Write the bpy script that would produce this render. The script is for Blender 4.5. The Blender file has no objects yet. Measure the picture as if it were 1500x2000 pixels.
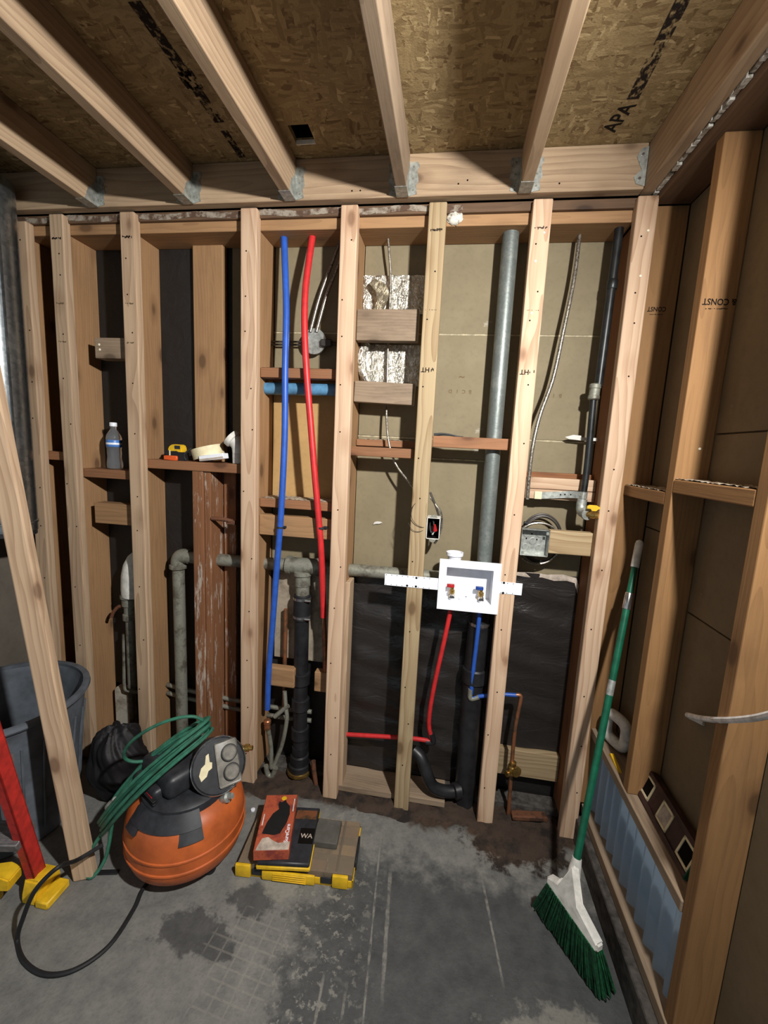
import bpy, bmesh, math, random
from mathutils import Vector, Matrix, Euler

# ------------------------------------------------------------------ camera, world, lights, exposure
scene = bpy.context.scene
COL = scene.collection
cam_data = bpy.data.cameras.new('camera')
cam_data.sensor_fit = 'VERTICAL'
cam_data.sensor_height = 36.0
cam_data.lens = 834.43 / 2000.0 * 36.0
cam_data.clip_start = 0.02
cam = bpy.data.objects.new('camera', cam_data)
COL.objects.link(cam)
_r = Vector((0.98782493, 0.14763673, 0.04904395))
_u = Vector((-0.06958095, 0.13732701, 0.98807883))
_f = Vector((-0.13914167, 0.97946143, -0.14592775))
cam.matrix_world = Matrix(((_r.x, _u.x, -_f.x, 0.0), (_r.y, _u.y, -_f.y, -1.635), (_r.z, _u.z, -_f.z, 1.53622), (0, 0, 0, 1)))
scene.camera = cam

world = bpy.data.worlds.new('world')
scene.world = world
world.use_nodes = True
_bg = world.node_tree.nodes['Background']
_bg.inputs[0].default_value = (0.84, 0.94, 1.0, 1)
_bg.inputs[1].default_value = 0.40

_l = bpy.data.lights.new('work_lamp', 'SPOT')          # the work lamp clamped up by the right wall, behind the camera's view
_l.energy = 262
_l.color = (1.0, 0.975, 0.935)
_l.shadow_soft_size = 0.035
_l.spot_size = math.radians(150)
_l.spot_blend = 1.0
lamp = bpy.data.objects.new('work_lamp', _l)
COL.objects.link(lamp)
lamp.location = (0.533, -1.4, 2.215)
lamp.rotation_euler = (Vector((-1.15, 0.0, 1.05)) - lamp.location).to_track_quat('-Z', 'Y').to_euler()

vs = scene.view_settings
vs.view_transform = 'Standard'
vs.look = 'None'
vs.exposure = 0.0
vs.gamma = 1.0
vs.use_curve_mapping = False

# ------------------------------------------------------------------ helpers
rng = random.Random(7)

def lin(c):
    return tuple(((v / 255) / 12.92 if v <= 10 else (((v / 255) + 0.055) / 1.055) ** 2.4) for v in c) + (1.0,)

class NT:
    """small node-tree writer"""
    def __init__(self, name):
        self.m = bpy.data.materials.new(name)
        self.m.use_nodes = True
        self.t = self.m.node_tree
        self.b = self.t.nodes['Principled BSDF']
    def n(self, kind, **kw):
        nd = self.t.nodes.new(kind)
        for k, v in kw.items():
            if k.startswith('i_'):
                key = k[2:]
                key = int(key) if key.isdigit() else key
                nd.inputs[key].default_value = v
            else:
                setattr(nd, k, v)
        return nd
    def l(self, a, b):
        self.t.links.new(a, b)
    def out(self, nd, i=0):
        return nd.outputs[i]
    def math(self, op, a, b=None, clamp=False):
        nd = self.n('ShaderNodeMath', operation=op, use_clamp=clamp)
        for i, v in enumerate((a, b)):
            if v is None: continue
            if isinstance(v, (int, float)): nd.inputs[i].default_value = v
            else: self.l(v, nd.inputs[i])
        return nd.outputs[0]
    def vmath(self, op, a, b=None):
        nd = self.n('ShaderNodeVectorMath', operation=op)
        for i, v in enumerate((a, b)):
            if v is None: continue
            if isinstance(v, tuple): nd.inputs[i].default_value = v
            else: self.l(v, nd.inputs[i])
        return nd.outputs[0]
    def mix(self, f, a, b, mode='MIX'):
        nd = self.n('ShaderNodeMix', data_type='RGBA', blend_type=mode)
        for i, v in ((0, f), (6, a), (7, b)):
            if isinstance(v, (int, float)): nd.inputs[i].default_value = v
            elif isinstance(v, tuple): nd.inputs[i].default_value = v
            else: self.l(v, nd.inputs[i])
        return nd.outputs[2]
    def ramp(self, f, stops):
        nd = self.n('ShaderNodeMapRange')
        nd.clamp = True
        a, b = stops
        nd.inputs[1].default_value = a
        nd.inputs[2].default_value = b
        self.l(f, nd.inputs[0])
        return nd.outputs[0]
    def noise(self, vec, scale, detail=3.0, rough=0.5, dist=0.0):
        nd = self.n('ShaderNodeTexNoise')
        nd.inputs['Scale'].default_value = scale
        nd.inputs['Detail'].default_value = detail
        nd.inputs['Roughness'].default_value = rough
        nd.inputs['Distortion'].default_value = dist
        if vec is not None: self.l(vec, nd.inputs['Vector'])
        return nd.outputs[0]
    def obj(self):
        return self.n('ShaderNodeTexCoord').outputs['Object']
    def scaled(self, vec, s):
        return self.vmath('MULTIPLY', vec, s)
    def base(self, v):
        if isinstance(v, tuple): self.b.inputs['Base Color'].default_value = v
        else: self.l(v, self.b.inputs['Base Color'])
    def bump(self, h, strength=0.3, dist=0.002):
        nd = self.n('ShaderNodeBump')
        nd.inputs['Strength'].default_value = strength
        nd.inputs['Distance'].default_value = dist
        self.l(h, nd.inputs['Height'])
        self.l(nd.outputs[0], self.b.inputs['Normal'])
    def set(self, rough=0.6, metal=0.0, spec=0.4, **kw):
        self.b.inputs['Roughness'].default_value = rough
        self.b.inputs['Metallic'].default_value = metal
        self.b.inputs['Specular IOR Level'].default_value = spec
        for k, v in kw.items():
            self.b.inputs[k].default_value = v
        return self.m

MATS = {}

def wood(name, light, dark, freq=95, ring=0.5, blotch=0.35, grime=0.0, knots=True, rough=0.72, paint=None):
    t = NT(name)
    co = t.obj()
    rnd = t.n('ShaderNodeObjectInfo').outputs['Random']
    off = t.n('ShaderNodeCombineXYZ')
    t.l(t.math('MULTIPLY', rnd, 3.7), off.inputs[0]); t.l(t.math('MULTIPLY', rnd, 9.1), off.inputs[1]); t.l(t.math('MULTIPLY', rnd, 37.0), off.inputs[2])
    p = t.vmath('ADD', co, off.outputs[0])
    # year rings about a wandering pith
    w = t.n('ShaderNodeTexNoise'); w.inputs['Scale'].default_value = 1.0; w.inputs['Detail'].default_value = 2.0
    t.l(t.scaled(p, (5.0, 5.0, 1.7)), w.inputs['Vector'])
    wob = t.vmath('MULTIPLY', t.vmath('SUBTRACT', w.outputs['Color'], (0.5, 0.5, 0.5)), (0.075, 0.075, 0.0))
    pith = t.n('ShaderNodeCombineXYZ')
    t.l(t.math('SUBTRACT', t.math('MULTIPLY', t.math('FRACT', t.math('MULTIPLY', rnd, 7.0)), 0.09), 0.045), pith.inputs[0])
    t.l(t.math('ADD', t.math('MULTIPLY', t.math('FRACT', t.math('MULTIPLY', rnd, 13.0)), 0.04), 0.03), pith.inputs[1])
    q = t.vmath('MULTIPLY', t.vmath('ADD', t.vmath('ADD', co, wob), pith.outputs[0]), (1.0, 1.0, 0.0))
    ln = t.n('ShaderNodeVectorMath', operation='LENGTH'); t.l(q, ln.inputs[0])
    saw = t.math('FRACT', t.math('MULTIPLY', ln.outputs['Value'], float(freq)))
    rings = t.math('POWER', saw, 1.7)
    fine = t.noise(t.scaled(p, (160, 160, 5)), 1.0, 2.0)
    blot = t.noise(t.scaled(p, (9, 9, 1.6)), 1.0, 4.0, 0.6)
    f = t.math('ADD', t.math('MULTIPLY', rings, ring), t.math('ADD', t.math('MULTIPLY', t.math('SUBTRACT', fine, 0.5), 0.55), t.math('MULTIPLY', t.math('SUBTRACT', blot, 0.5), blotch * 2.4)), clamp=True)
    c = t.mix(f, lin(light), lin(dark))
    if knots:
        v = t.n('ShaderNodeTexVoronoi'); v.inputs['Scale'].default_value = 1.0
        t.l(t.vmath('ADD', t.scaled(p, (8.0, 8.0, 4.2)), wob), v.inputs['Vector'])
        k = t.ramp(v.outputs['Distance'], (0.15, 0.09))
        c = t.mix(t.math('MULTIPLY', k, 0.75), c, lin(tuple(int(x * 0.5) for x in dark)))
        halo = t.ramp(v.outputs['Distance'], (0.32, 0.12))
        c = t.mix(t.math('MULTIPLY', halo, 0.5), c, lin(dark))
    if grime:
        g = t.ramp(t.noise(t.scaled(p, (14, 14, 4)), 1.0, 5.0, 0.7), (0.5, 0.75))
        c = t.mix(t.math('MULTIPLY', g, grime), c, lin((70, 58, 48)))
    if paint:
        g = t.ramp(t.noise(t.scaled(p, (30, 30, 5)), 1.0, 5.0, 0.75), (0.55, 0.62))
        c = t.mix(t.math('MULTIPLY', g, paint), c, lin((205, 200, 190)))
    hs = t.n('ShaderNodeHueSaturation')
    t.l(t.math('ADD', t.math('MULTIPLY', t.math('FRACT', t.math('MULTIPLY', rnd, 5.3)), 0.22), 0.89), hs.inputs['Value'])
    t.l(c, hs.inputs['Color'])
    t.base(hs.outputs[0])
    t.bump(t.math('ADD', t.math('MULTIPLY', rings, 0.4), fine), 0.35, 0.0012)
    MATS[name] = t.set(rough, 0, 0.3)
    return t.m

def plain(name, col, rough=0.5, metal=0.0, spec=0.45, var=0.12, scale=30.0, bump=0.0, **kw):
    t = NT(name)
    co = t.obj()
    nz = t.noise(co, scale, 4.0, 0.6)
    d = lin(tuple(int(x * (1 - var * 2)) for x in col)); h = lin(tuple(min(255, int(x * (1 + var))) for x in col))
    t.base(t.mix(t.ramp(nz, (0.3, 0.7)), d, h))
    if bump: t.bump(nz, bump, 0.003)
    MATS[name] = t.set(rough, metal, spec, **kw)
    return t.m

def stained(name, col, col2, rough=0.6, metal=0.0, scale=14.0, lo=0.48, hi=0.62, spec=0.4):
    t = NT(name)
    co = t.obj()
    a = t.noise(co, scale, 6.0, 0.65)
    b = t.noise(co, scale * 7, 3.0, 0.6)
    c = t.mix(t.ramp(a, (lo, hi)), lin(col), lin(col2))
    c = t.mix(t.math('MULTIPLY', t.ramp(b, (0.45, 0.8)), 0.35), c, lin(tuple(int(x * 0.6) for x in col)))
    t.base(c)
    t.bump(b, 0.25, 0.002)
    MATS[name] = t.set(rough, metal, spec)
    return t.m

def WM(o):
    m = o.matrix_basis.copy()
    if o.parent: m = WM(o.parent) @ o.matrix_parent_inverse @ m
    return m

def tag(o, label=None, cat=None, group=None, kind=None):
    if label: o['label'] = label
    if cat: o['category'] = cat
    if group: o['group'] = group
    if kind: o['kind'] = kind
    return o

def adopt(o, parent):
    o.parent = parent
    o.matrix_parent_inverse = WM(parent).inverted()

def thing(name, label, cat, loc=(0, 0, 0), group=None):
    o = bpy.data.objects.new(name, None)
    o.empty_display_size = 0.05
    COL.objects.link(o)
    o.location = loc
    return tag(o, label, cat, group)

def O(name, bm, mat, parent=None, label=None, cat=None, group=None, kind=None, smooth=True, sharp=38):
    """link a bmesh built in world coordinates as one mesh object, origin at its base"""
    bm.normal_update()
    me = bpy.data.meshes.new(name)
    bm.to_mesh(me); bm.free()
    xs = [v.co for v in me.vertices]
    c = Vector(((min(v.x for v in xs) + max(v.x for v in xs)) / 2, (min(v.y for v in xs) + max(v.y for v in xs)) / 2, min(v.z for v in xs)))
    me.transform(Matrix.Translation(-c))
    me.materials.append(MATS[mat] if isinstance(mat, str) else mat)
    if smooth:
        me.shade_smooth()
        me.set_sharp_from_angle(angle=math.radians(sharp))
    o = bpy.data.objects.new(name, me)
    COL.objects.link(o)
    o.location = c
    if parent: adopt(o, parent)
    return tag(o, label, cat, group, kind)

def NB(): return bmesh.new()

def box(bm, a, b, bevel=0.0, seg=1, M=None):
    a, b = Vector(a), Vector(b)
    m = Matrix.Translation((a + b) / 2) @ Matrix.Diagonal((abs(b.x - a.x), abs(b.y - a.y), abs(b.z - a.z), 1))
    r = bmesh.ops.create_cube(bm, size=1.0, matrix=m)
    vs_ = r['verts']
    if bevel:
        es = list({e for v in vs_ for e in v.link_edges})
        rr = bmesh.ops.bevel(bm, geom=es, offset=bevel, segments=seg, affect='EDGES', profile=0.5)
        vs_ = list({v for f in rr['faces'] for v in f.verts} | {v for v in vs_ if v.is_valid})
    if M is not None:
        # transform everything connected to this cube
        seen, st = set(vs_), list(vs_)
        while st:
            v = st.pop()
            for e in v.link_edges:
                w = e.other_vert(v)
                if w not in seen: seen.add(w); st.append(w)
        for v in seen: v.co = M @ v.co
    return bm

def cube(a, b, bevel=0.0, seg=1, M=None): return box(NB(), a, b, bevel, seg, M)

def frame(axis, up=(0, 0, 1)):
    z = Vector(axis).normalized()
    u = Vector(up)
    if abs(z.dot(u.normalized())) > 0.97: u = Vector((1, 0, 0))
    x = u.cross(z).normalized()
    y = z.cross(x)
    return Matrix((x, y, z)).transposed()

def lathe(bm, prof, loc=(0, 0, 0), axis=(0, 0, 1), n=20, sx=1.0, sy=1.0):
    F = frame(axis); loc = Vector(loc)
    rings = []
    for r, h in prof:
        if r < 1e-6: rings.append([bm.verts.new(loc + F @ Vector((0, 0, h)))])
        else: rings.append([bm.verts.new(loc + F @ Vector((r * sx * math.cos(2 * math.pi * i / n), r * sy * math.sin(2 * math.pi * i / n), h))) for i in range(n)])
    for a, b in zip(rings, rings[1:]):
        for i in range(n):
            j = (i + 1) % n
            if len(a) == 1 and len(b) == 1: continue
            if len(a) == 1: bm.faces.new((a[0], b[j], b[i]))
            elif len(b) == 1: bm.faces.new((a[i], a[j], b[0]))
            else: bm.faces.new((a[i], a[j], b[j], b[i]))
    for rg, flip in ((rings[0], True), (rings[-1], False)):
        if len(rg) > 1 and prof[0] != prof[-1]: bm.faces.new(list(reversed(rg)) if flip else rg)
    bmesh.ops.recalc_face_normals(bm, faces=bm.faces[:])
    return bm

def cyl(bm, a, b, r, n=16, r2=None):
    a, b = Vector(a), Vector(b)
    return lathe(bm, [(r, 0), (r if r2 is None else r2, (b - a).length)], a, b - a, n)

def spline(pts, k=6):
    P = [Vector(p) for p in pts]
    if len(P) < 3 or k <= 1: return P
    out = []
    for i in range(len(P) - 1):
        p0 = P[max(i - 1, 0)]; p1 = P[i]; p2 = P[i + 1]; p3 = P[min(i + 2, len(P) - 1)]
        for s in range(k):
            t = s / k
            out.append(0.5 * ((2 * p1) + (p2 - p0) * t + (2 * p0 - 5 * p1 + 4 * p2 - p3) * t * t + (3 * p1 - p0 - 3 * p2 + p3) * t ** 3))
    out.append(P[-1])
    return out

def tube(bm, pts, r, n=10, k=6, caps=True, rad=None):
    P = spline(pts, k)
    rings = []
    t0 = (P[1] - P[0]).normalized()
    nrm = frame(t0) @ Vector((1, 0, 0))
    for i, p in enumerate(P):
        t = (P[min(i + 1, len(P) - 1)] - P[max(i - 1, 0)]).normalized()
        nrm = (nrm - t * nrm.dot(t)).normalized()
        bn = t.cross(nrm)
        rr = r if rad is None else rad(i / (len(P) - 1))
        rings.append([bm.verts.new(p + rr * (math.cos(2 * math.pi * j / n) * nrm + math.sin(2 * math.pi * j / n) * bn)) for j in range(n)])
    for a, b in zip(rings, rings[1:]):
        for i in range(n):
            j = (i + 1) % n
            bm.faces.new((a[i], a[j], b[j], b[i]))
    if caps:
        bm.faces.new(list(reversed(rings[0]))); bm.faces.new(rings[-1])
    return bm

def prism(bm, poly, d, axis='y'):
    """extrude a polygon [(x,z)...] along axis between d[0], d[1]"""
    def mk(p, t):
        if axis == 'y': return Vector((p[0], t, p[1]))
        if axis == 'x': return Vector((t, p[0], p[1]))
        return Vector((p[0], p[1], t))
    A = [bm.verts.new(mk(p, d[0])) for p in poly]; B = [bm.verts.new(mk(p, d[1])) for p in poly]
    n = len(poly)
    bm.faces.new(A); bm.faces.new(list(reversed(B)))
    for i in range(n): bm.faces.new((A[i], B[i], B[(i + 1) % n], A[(i + 1) % n]))
    bmesh.ops.recalc_face_normals(bm, faces=bm.faces[:])
    return bm

def sheet(bm, o, u, v, nu, nv, fn):
    """a grid of nu x nv cells from corner o along u and v, moved by fn(s,t) along the normal"""
    o, u, v = Vector(o), Vector(u), Vector(v)
    nn = u.cross(v).normalized()
    g = [[bm.verts.new(o + u * (i / nu) + v * (j / nv) + nn * fn(i / nu, j / nv)) for j in range(nv + 1)] for i in range(nu + 1)]
    for i in range(nu):
        for j in range(nv):
            bm.faces.new((g[i][j], g[i + 1][j], g[i + 1][j + 1], g[i][j + 1]))
    return bm

ROT = {'z': Matrix.Identity(4), 'y': Matrix.Rotation(math.radians(-90), 4, 'X'), 'x': Matrix.Rotation(math.radians(90), 4, 'Y')}

def board(name, a, b, axis, mat, label=None, cat=None, group=None, parent=None, bevel=0.003, M=None):
    """sawn lumber between corners a and b, grain running along axis; local Z is its length"""
    a, b = Vector(a), Vector(b)
    c = (a + b) / 2; s = Vector((abs(b.x - a.x), abs(b.y - a.y), abs(b.z - a.z)))
    ls = {'z': (s.x, s.y, s.z), 'y': (s.x, s.z, s.y), 'x': (s.z, s.y, s.x)}[axis]
    bm = cube((-ls[0] / 2, -ls[1] / 2, -ls[2] / 2), (ls[0] / 2, ls[1] / 2, ls[2] / 2), bevel, 2)
    me = bpy.data.meshes.new(name); bm.to_mesh(me); bm.free()
    me.materials.append(MATS[mat])
    o = bpy.data.objects.new(name, me); COL.objects.link(o)
    mw = Matrix.Translation(c) @ ROT[axis]
    if M is not None: mw = M @ mw
    o.matrix_basis = mw
    if parent: adopt(o, parent)
    return tag(o, label, cat, group)

def text(name, s, size, at, xd, yd, mat, parent, squash=1.0):
    cu = bpy.data.curves.new(name, 'FONT')
    cu.body = s; cu.size = size; cu.align_x = 'CENTER'; cu.align_y = 'CENTER'; cu.resolution_u = 3; cu.offset = size * 0.018
    tmp = bpy.data.objects.new(name, cu)
    me = bpy.data.meshes.new_from_object(tmp)
    bpy.data.objects.remove(tmp); bpy.data.curves.remove(cu)
    xd, yd = Vector(xd).normalized(), Vector(yd).normalized()
    nd = xd.cross(yd)
    me.transform(Matrix((xd * squash, yd, nd)).transposed().to_4x4())
    me.name = name
    me.materials.clear(); me.materials.append(MATS[mat])
    o = bpy.data.objects.new(name, me); COL.objects.link(o)
    o.location = at
    if parent: adopt(o, parent)
    return o

def dots(bm, pts, r, nrm=(0, -1, 0), h=0.0012, n=7):
    for p in pts: lathe(bm, [(r, 0), (r * 0.8, h)], p, nrm, n)
    return bm

# ------------------------------------------------------------------ materials
wood('fir_new', (198, 170, 143), (150, 112, 84), 58, 0.55, 0.28)
wood('fir_pale', (170, 150, 117), (122, 94, 63), 66, 0.62, 0.26)
wood('fir_left', (186, 160, 132), (134, 104, 80), 58, 0.5, 0.32)
wood('fir_joist', (174, 150, 122), (122, 96, 74), 55, 0.45, 0.5, grime=0.25)
wood('old_fir', (160, 124, 88), (112, 82, 56), 80, 0.3, 0.5, grime=0.2)
wood('old_amber_dim', (142, 106, 68), (98, 68, 42), 80, 0.3, 0.5, grime=0.2)  # more orange old wood, also darkened to offset strong lamplight on the right wall
wood('old_brown', (140, 92, 58), (92, 56, 36), 80, 0.3, 0.5, grime=0.35)
wood('old_red', (142, 100, 70), (104, 68, 47), 90, 0.3, 0.4, grime=0.15)
wood('weathered', (146, 127, 106), (100, 83, 67), 90, 0.35, 0.6, grime=0.45)
wood('dark_plate', (104, 80, 60), (66, 50, 39), 70, 0.3, 0.5, grime=0.4)
wood('painted_old', (136, 92, 62), (92, 58, 40), 70, 0.3, 0.5, grime=0.35, paint=0.55)
plain('white_plastic', (236, 239, 246), 0.35, var=0.015)
plain('white_dirty', (214, 212, 204), 0.5, var=0.08)
plain('cream', (226, 214, 176), 0.6, var=0.04)
plain('black_plastic', (42, 44, 48), 0.45, var=0.15)
plain('black_rubber', (26, 26, 28), 0.6, var=0.15)
plain('ink', (34, 28, 26), 0.9, spec=0.1, var=0.2)
plain('faint_ink', (112, 96, 72), 0.9, spec=0.1, var=0.1)
plain('hole_dark', (18, 15, 13), 0.9, spec=0.1)
plain('nail_glint', (252, 244, 220), 0.3, spec=0.8, var=0.02)  # lamp glints on nail heads, painted as a near-white colour
plain('red_pex', (196, 44, 46), 0.42, var=0.05)
plain('blue_pex', (42, 86, 176), 0.42, var=0.05)
plain('light_blue', (84, 132, 168), 0.5, var=0.1)
plain('yellow', (226, 182, 34), 0.5, var=0.06)
plain('orange_red', (222, 92, 38), 0.5, var=0.06)
plain('tank_orange', (186, 94, 46), 0.42, var=0.08, scale=12)
plain('ladder_red', (180, 44, 38), 0.55, var=0.1)
plain('grey_step', (120, 116, 116), 0.5, metal=0.3)
plain('green_hose', (48, 104, 84), 0.5, var=0.12)
plain('broom_green', (16, 88, 64), 0.35, var=0.08)
plain('bristle_green', (28, 92, 56), 0.7, var=0.25, scale=60)
plain('can_grey', (92, 98, 106), 0.6, var=0.14, scale=8)
plain('brass', (196, 160, 92), 0.3, metal=0.9)
plain('chrome', (205, 205, 205), 0.2, metal=0.95)
plain('galv_new', (176, 180, 174), 0.42, metal=0.6, var=0.12, scale=60)
plain('wire_silver', (148, 142, 132), 0.34, metal=0.75, var=0.32, scale=160)
plain('cable_dark', (70, 66, 62), 0.45, metal=0.4)
plain('abs_black', (34, 34, 36), 0.4, var=0.2, scale=16)
plain('gas_black', (34, 36, 38), 0.38, metal=0.2, var=0.25, scale=25)
plain('handle_red', (170, 32, 34), 0.4); plain('handle_blue', (30, 64, 140), 0.4)
plain('label_blue', (70, 120, 190), 0.4, var=0.1)
plain('glove_black', (20, 22, 22), 0.6)
plain('grey_foam', (84, 82, 76), 0.85, var=0.06)
plain('gauge_grey', (126, 122, 114), 0.4)
plain('bag_black', (21, 19, 22), 0.62, var=0.2)
plain('curb_dark', (74, 70, 66), 0.9, var=0.25, bump=0.4)
plain('rope_white', (242, 238, 228), 0.6)
plain('level_brown', (66, 44, 42), 0.45, var=0.15)
plain('paper_grey', (186, 172, 158), 0.8, var=0.12)
stained('galv_old', (138, 138, 126), (98, 93, 82), 0.55, 0.35, 20)
stained('vent_grey', (112, 119, 116), (142, 146, 142), 0.45, 0.45, 18, 0.5, 0.75)
stained('copper', (176, 116, 82), (104, 92, 72), 0.4, 0.7, 20)
stained('rust', (110, 70, 48), (64, 46, 38), 0.8, 0.2, 30)
stained('brick_box', (176, 84, 56), (132, 58, 48), 0.6, 0, 22)
stained('plaster', (178, 174, 162), (128, 120, 104), 0.9, 0, 12)
stained('white_caulk', (206, 202, 192), (120, 112, 98), 0.7, 0, 60)
stained('worn_white', (150, 140, 126), (84, 62, 48), 0.85, 0, 26, 0.42, 0.56)
stained('grey_board', (158, 146, 128), (120, 108, 92), 0.85, 0, 10)
stained('dusty', (188, 178, 160), (108, 80, 58), 0.9, 0, 60, 0.45, 0.6)

def mat_sheathing(name, a, b):
    t = NT(name); co = t.obj()
    n1 = t.noise(co, 5, 5, 0.6); n2 = t.noise(t.scaled(co, (60, 60, 60)), 1.0, 3)
    c = t.mix(t.ramp(n1, (0.35, 0.7)), lin(a), lin(b))
    c = t.mix(t.math('MULTIPLY', t.ramp(n2, (0.5, 0.9)), 0.3), c, lin(tuple(int(x * .7) for x in a)))
    sp = t.ramp(t.noise(co, 7.0, 6, 0.75), (0.66, 0.72))
    c = t.mix(t.math('MULTIPLY', sp, 0.35), c, lin((210, 204, 190)))
    t.base(c); t.bump(n2, 0.15, 0.001)
    MATS[name] = t.set(0.75, 0, 0.3)
mat_sheathing('sheathing', (132, 121, 96), (120, 109, 86))
mat_sheathing('sheathing_orange', (184, 148, 98), (168, 134, 86))
mat_sheathing('sheathing_shaded', (120, 104, 80), (106, 92, 70))  # the tan sheathing again, with the shade of the unlit wall in its colour
mat_sheathing('drywall_dark', (110, 102, 92), (92, 86, 78))

def mat_osb():
    t = NT('osb')
    pos = t.n('ShaderNodeNewGeometry').outputs['Position']
    wob = t.n('ShaderNodeTexNoise'); wob.inputs['Scale'].default_value = 7; t.l(pos, wob.inputs['Vector'])
    w = t.vmath('MULTIPLY', t.vmath('SUBTRACT', wob.outputs['Color'], (.5, .5, .5)), (0.06, 0.06, 0.0))
    p = t.vmath('ADD', pos, w)
    layers = []
    for sc, rot in (((16, 95, 0), 0.5), ((90, 19, 0), 0.25), ((22, 110, 0), -0.75)):
        mp = t.n('ShaderNodeMapping'); mp.inputs['Rotation'].default_value = (0, 0, rot); mp.inputs['Scale'].default_value = sc
        t.l(p, mp.inputs['Vector'])
        v = t.n('ShaderNodeTexVoronoi', voronoi_dimensions='2D'); v.inputs['Scale'].default_value = 1.0
        t.l(mp.outputs[0], v.inputs['Vector'])
        sep = t.n('ShaderNodeSeparateColor'); t.l(v.outputs['Color'], sep.inputs[0])
        layers.append((sep.outputs[0], v.outputs['Distance']))
    pick = t.noise(pos, 26, 3, 0.6)
    f = t.n('ShaderNodeMix', data_type='FLOAT'); t.l(t.ramp(pick, (0.47, 0.5)), f.inputs[0]); t.l(layers[0][0], f.inputs[2]); t.l(layers[1][0], f.inputs[3])
    pick2 = t.noise(pos, 19, 3, 0.6)
    g = t.n('ShaderNodeMix', data_type='FLOAT'); t.l(t.ramp(pick2, (0.52, 0.55)), g.inputs[0]); t.l(f.outputs[0], g.inputs[2]); t.l(layers[2][0], g.inputs[3])
    c = t.mix(g.outputs[0], lin((122, 102, 70)), lin((158, 138, 100)))
    dk = t.ramp(g.outputs[0], (0.10, 0.0))
    c = t.mix(t.math('MULTIPLY', dk, 0.55), c, lin((88, 62, 38)))
    hi = t.ramp(g.outputs[0], (0.93, 0.97))
    c = t.mix(t.math('MULTIPLY', hi, 0.6), c, lin((188, 168, 128)))
    fine = t.noise(t.scaled(pos, (190, 190, 1)), 1.0, 3)
    c = t.mix(t.math('MULTIPLY', t.ramp(fine, (0.5, 0.8)), 0.3), c, lin((96, 72, 44)))
    t.base(c)
    t.bump(t.math('ADD', g.outputs[0], fine), 0.4, 0.002)
    MATS['osb'] = t.set(0.75, 0, 0.3)
mat_osb()

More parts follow.
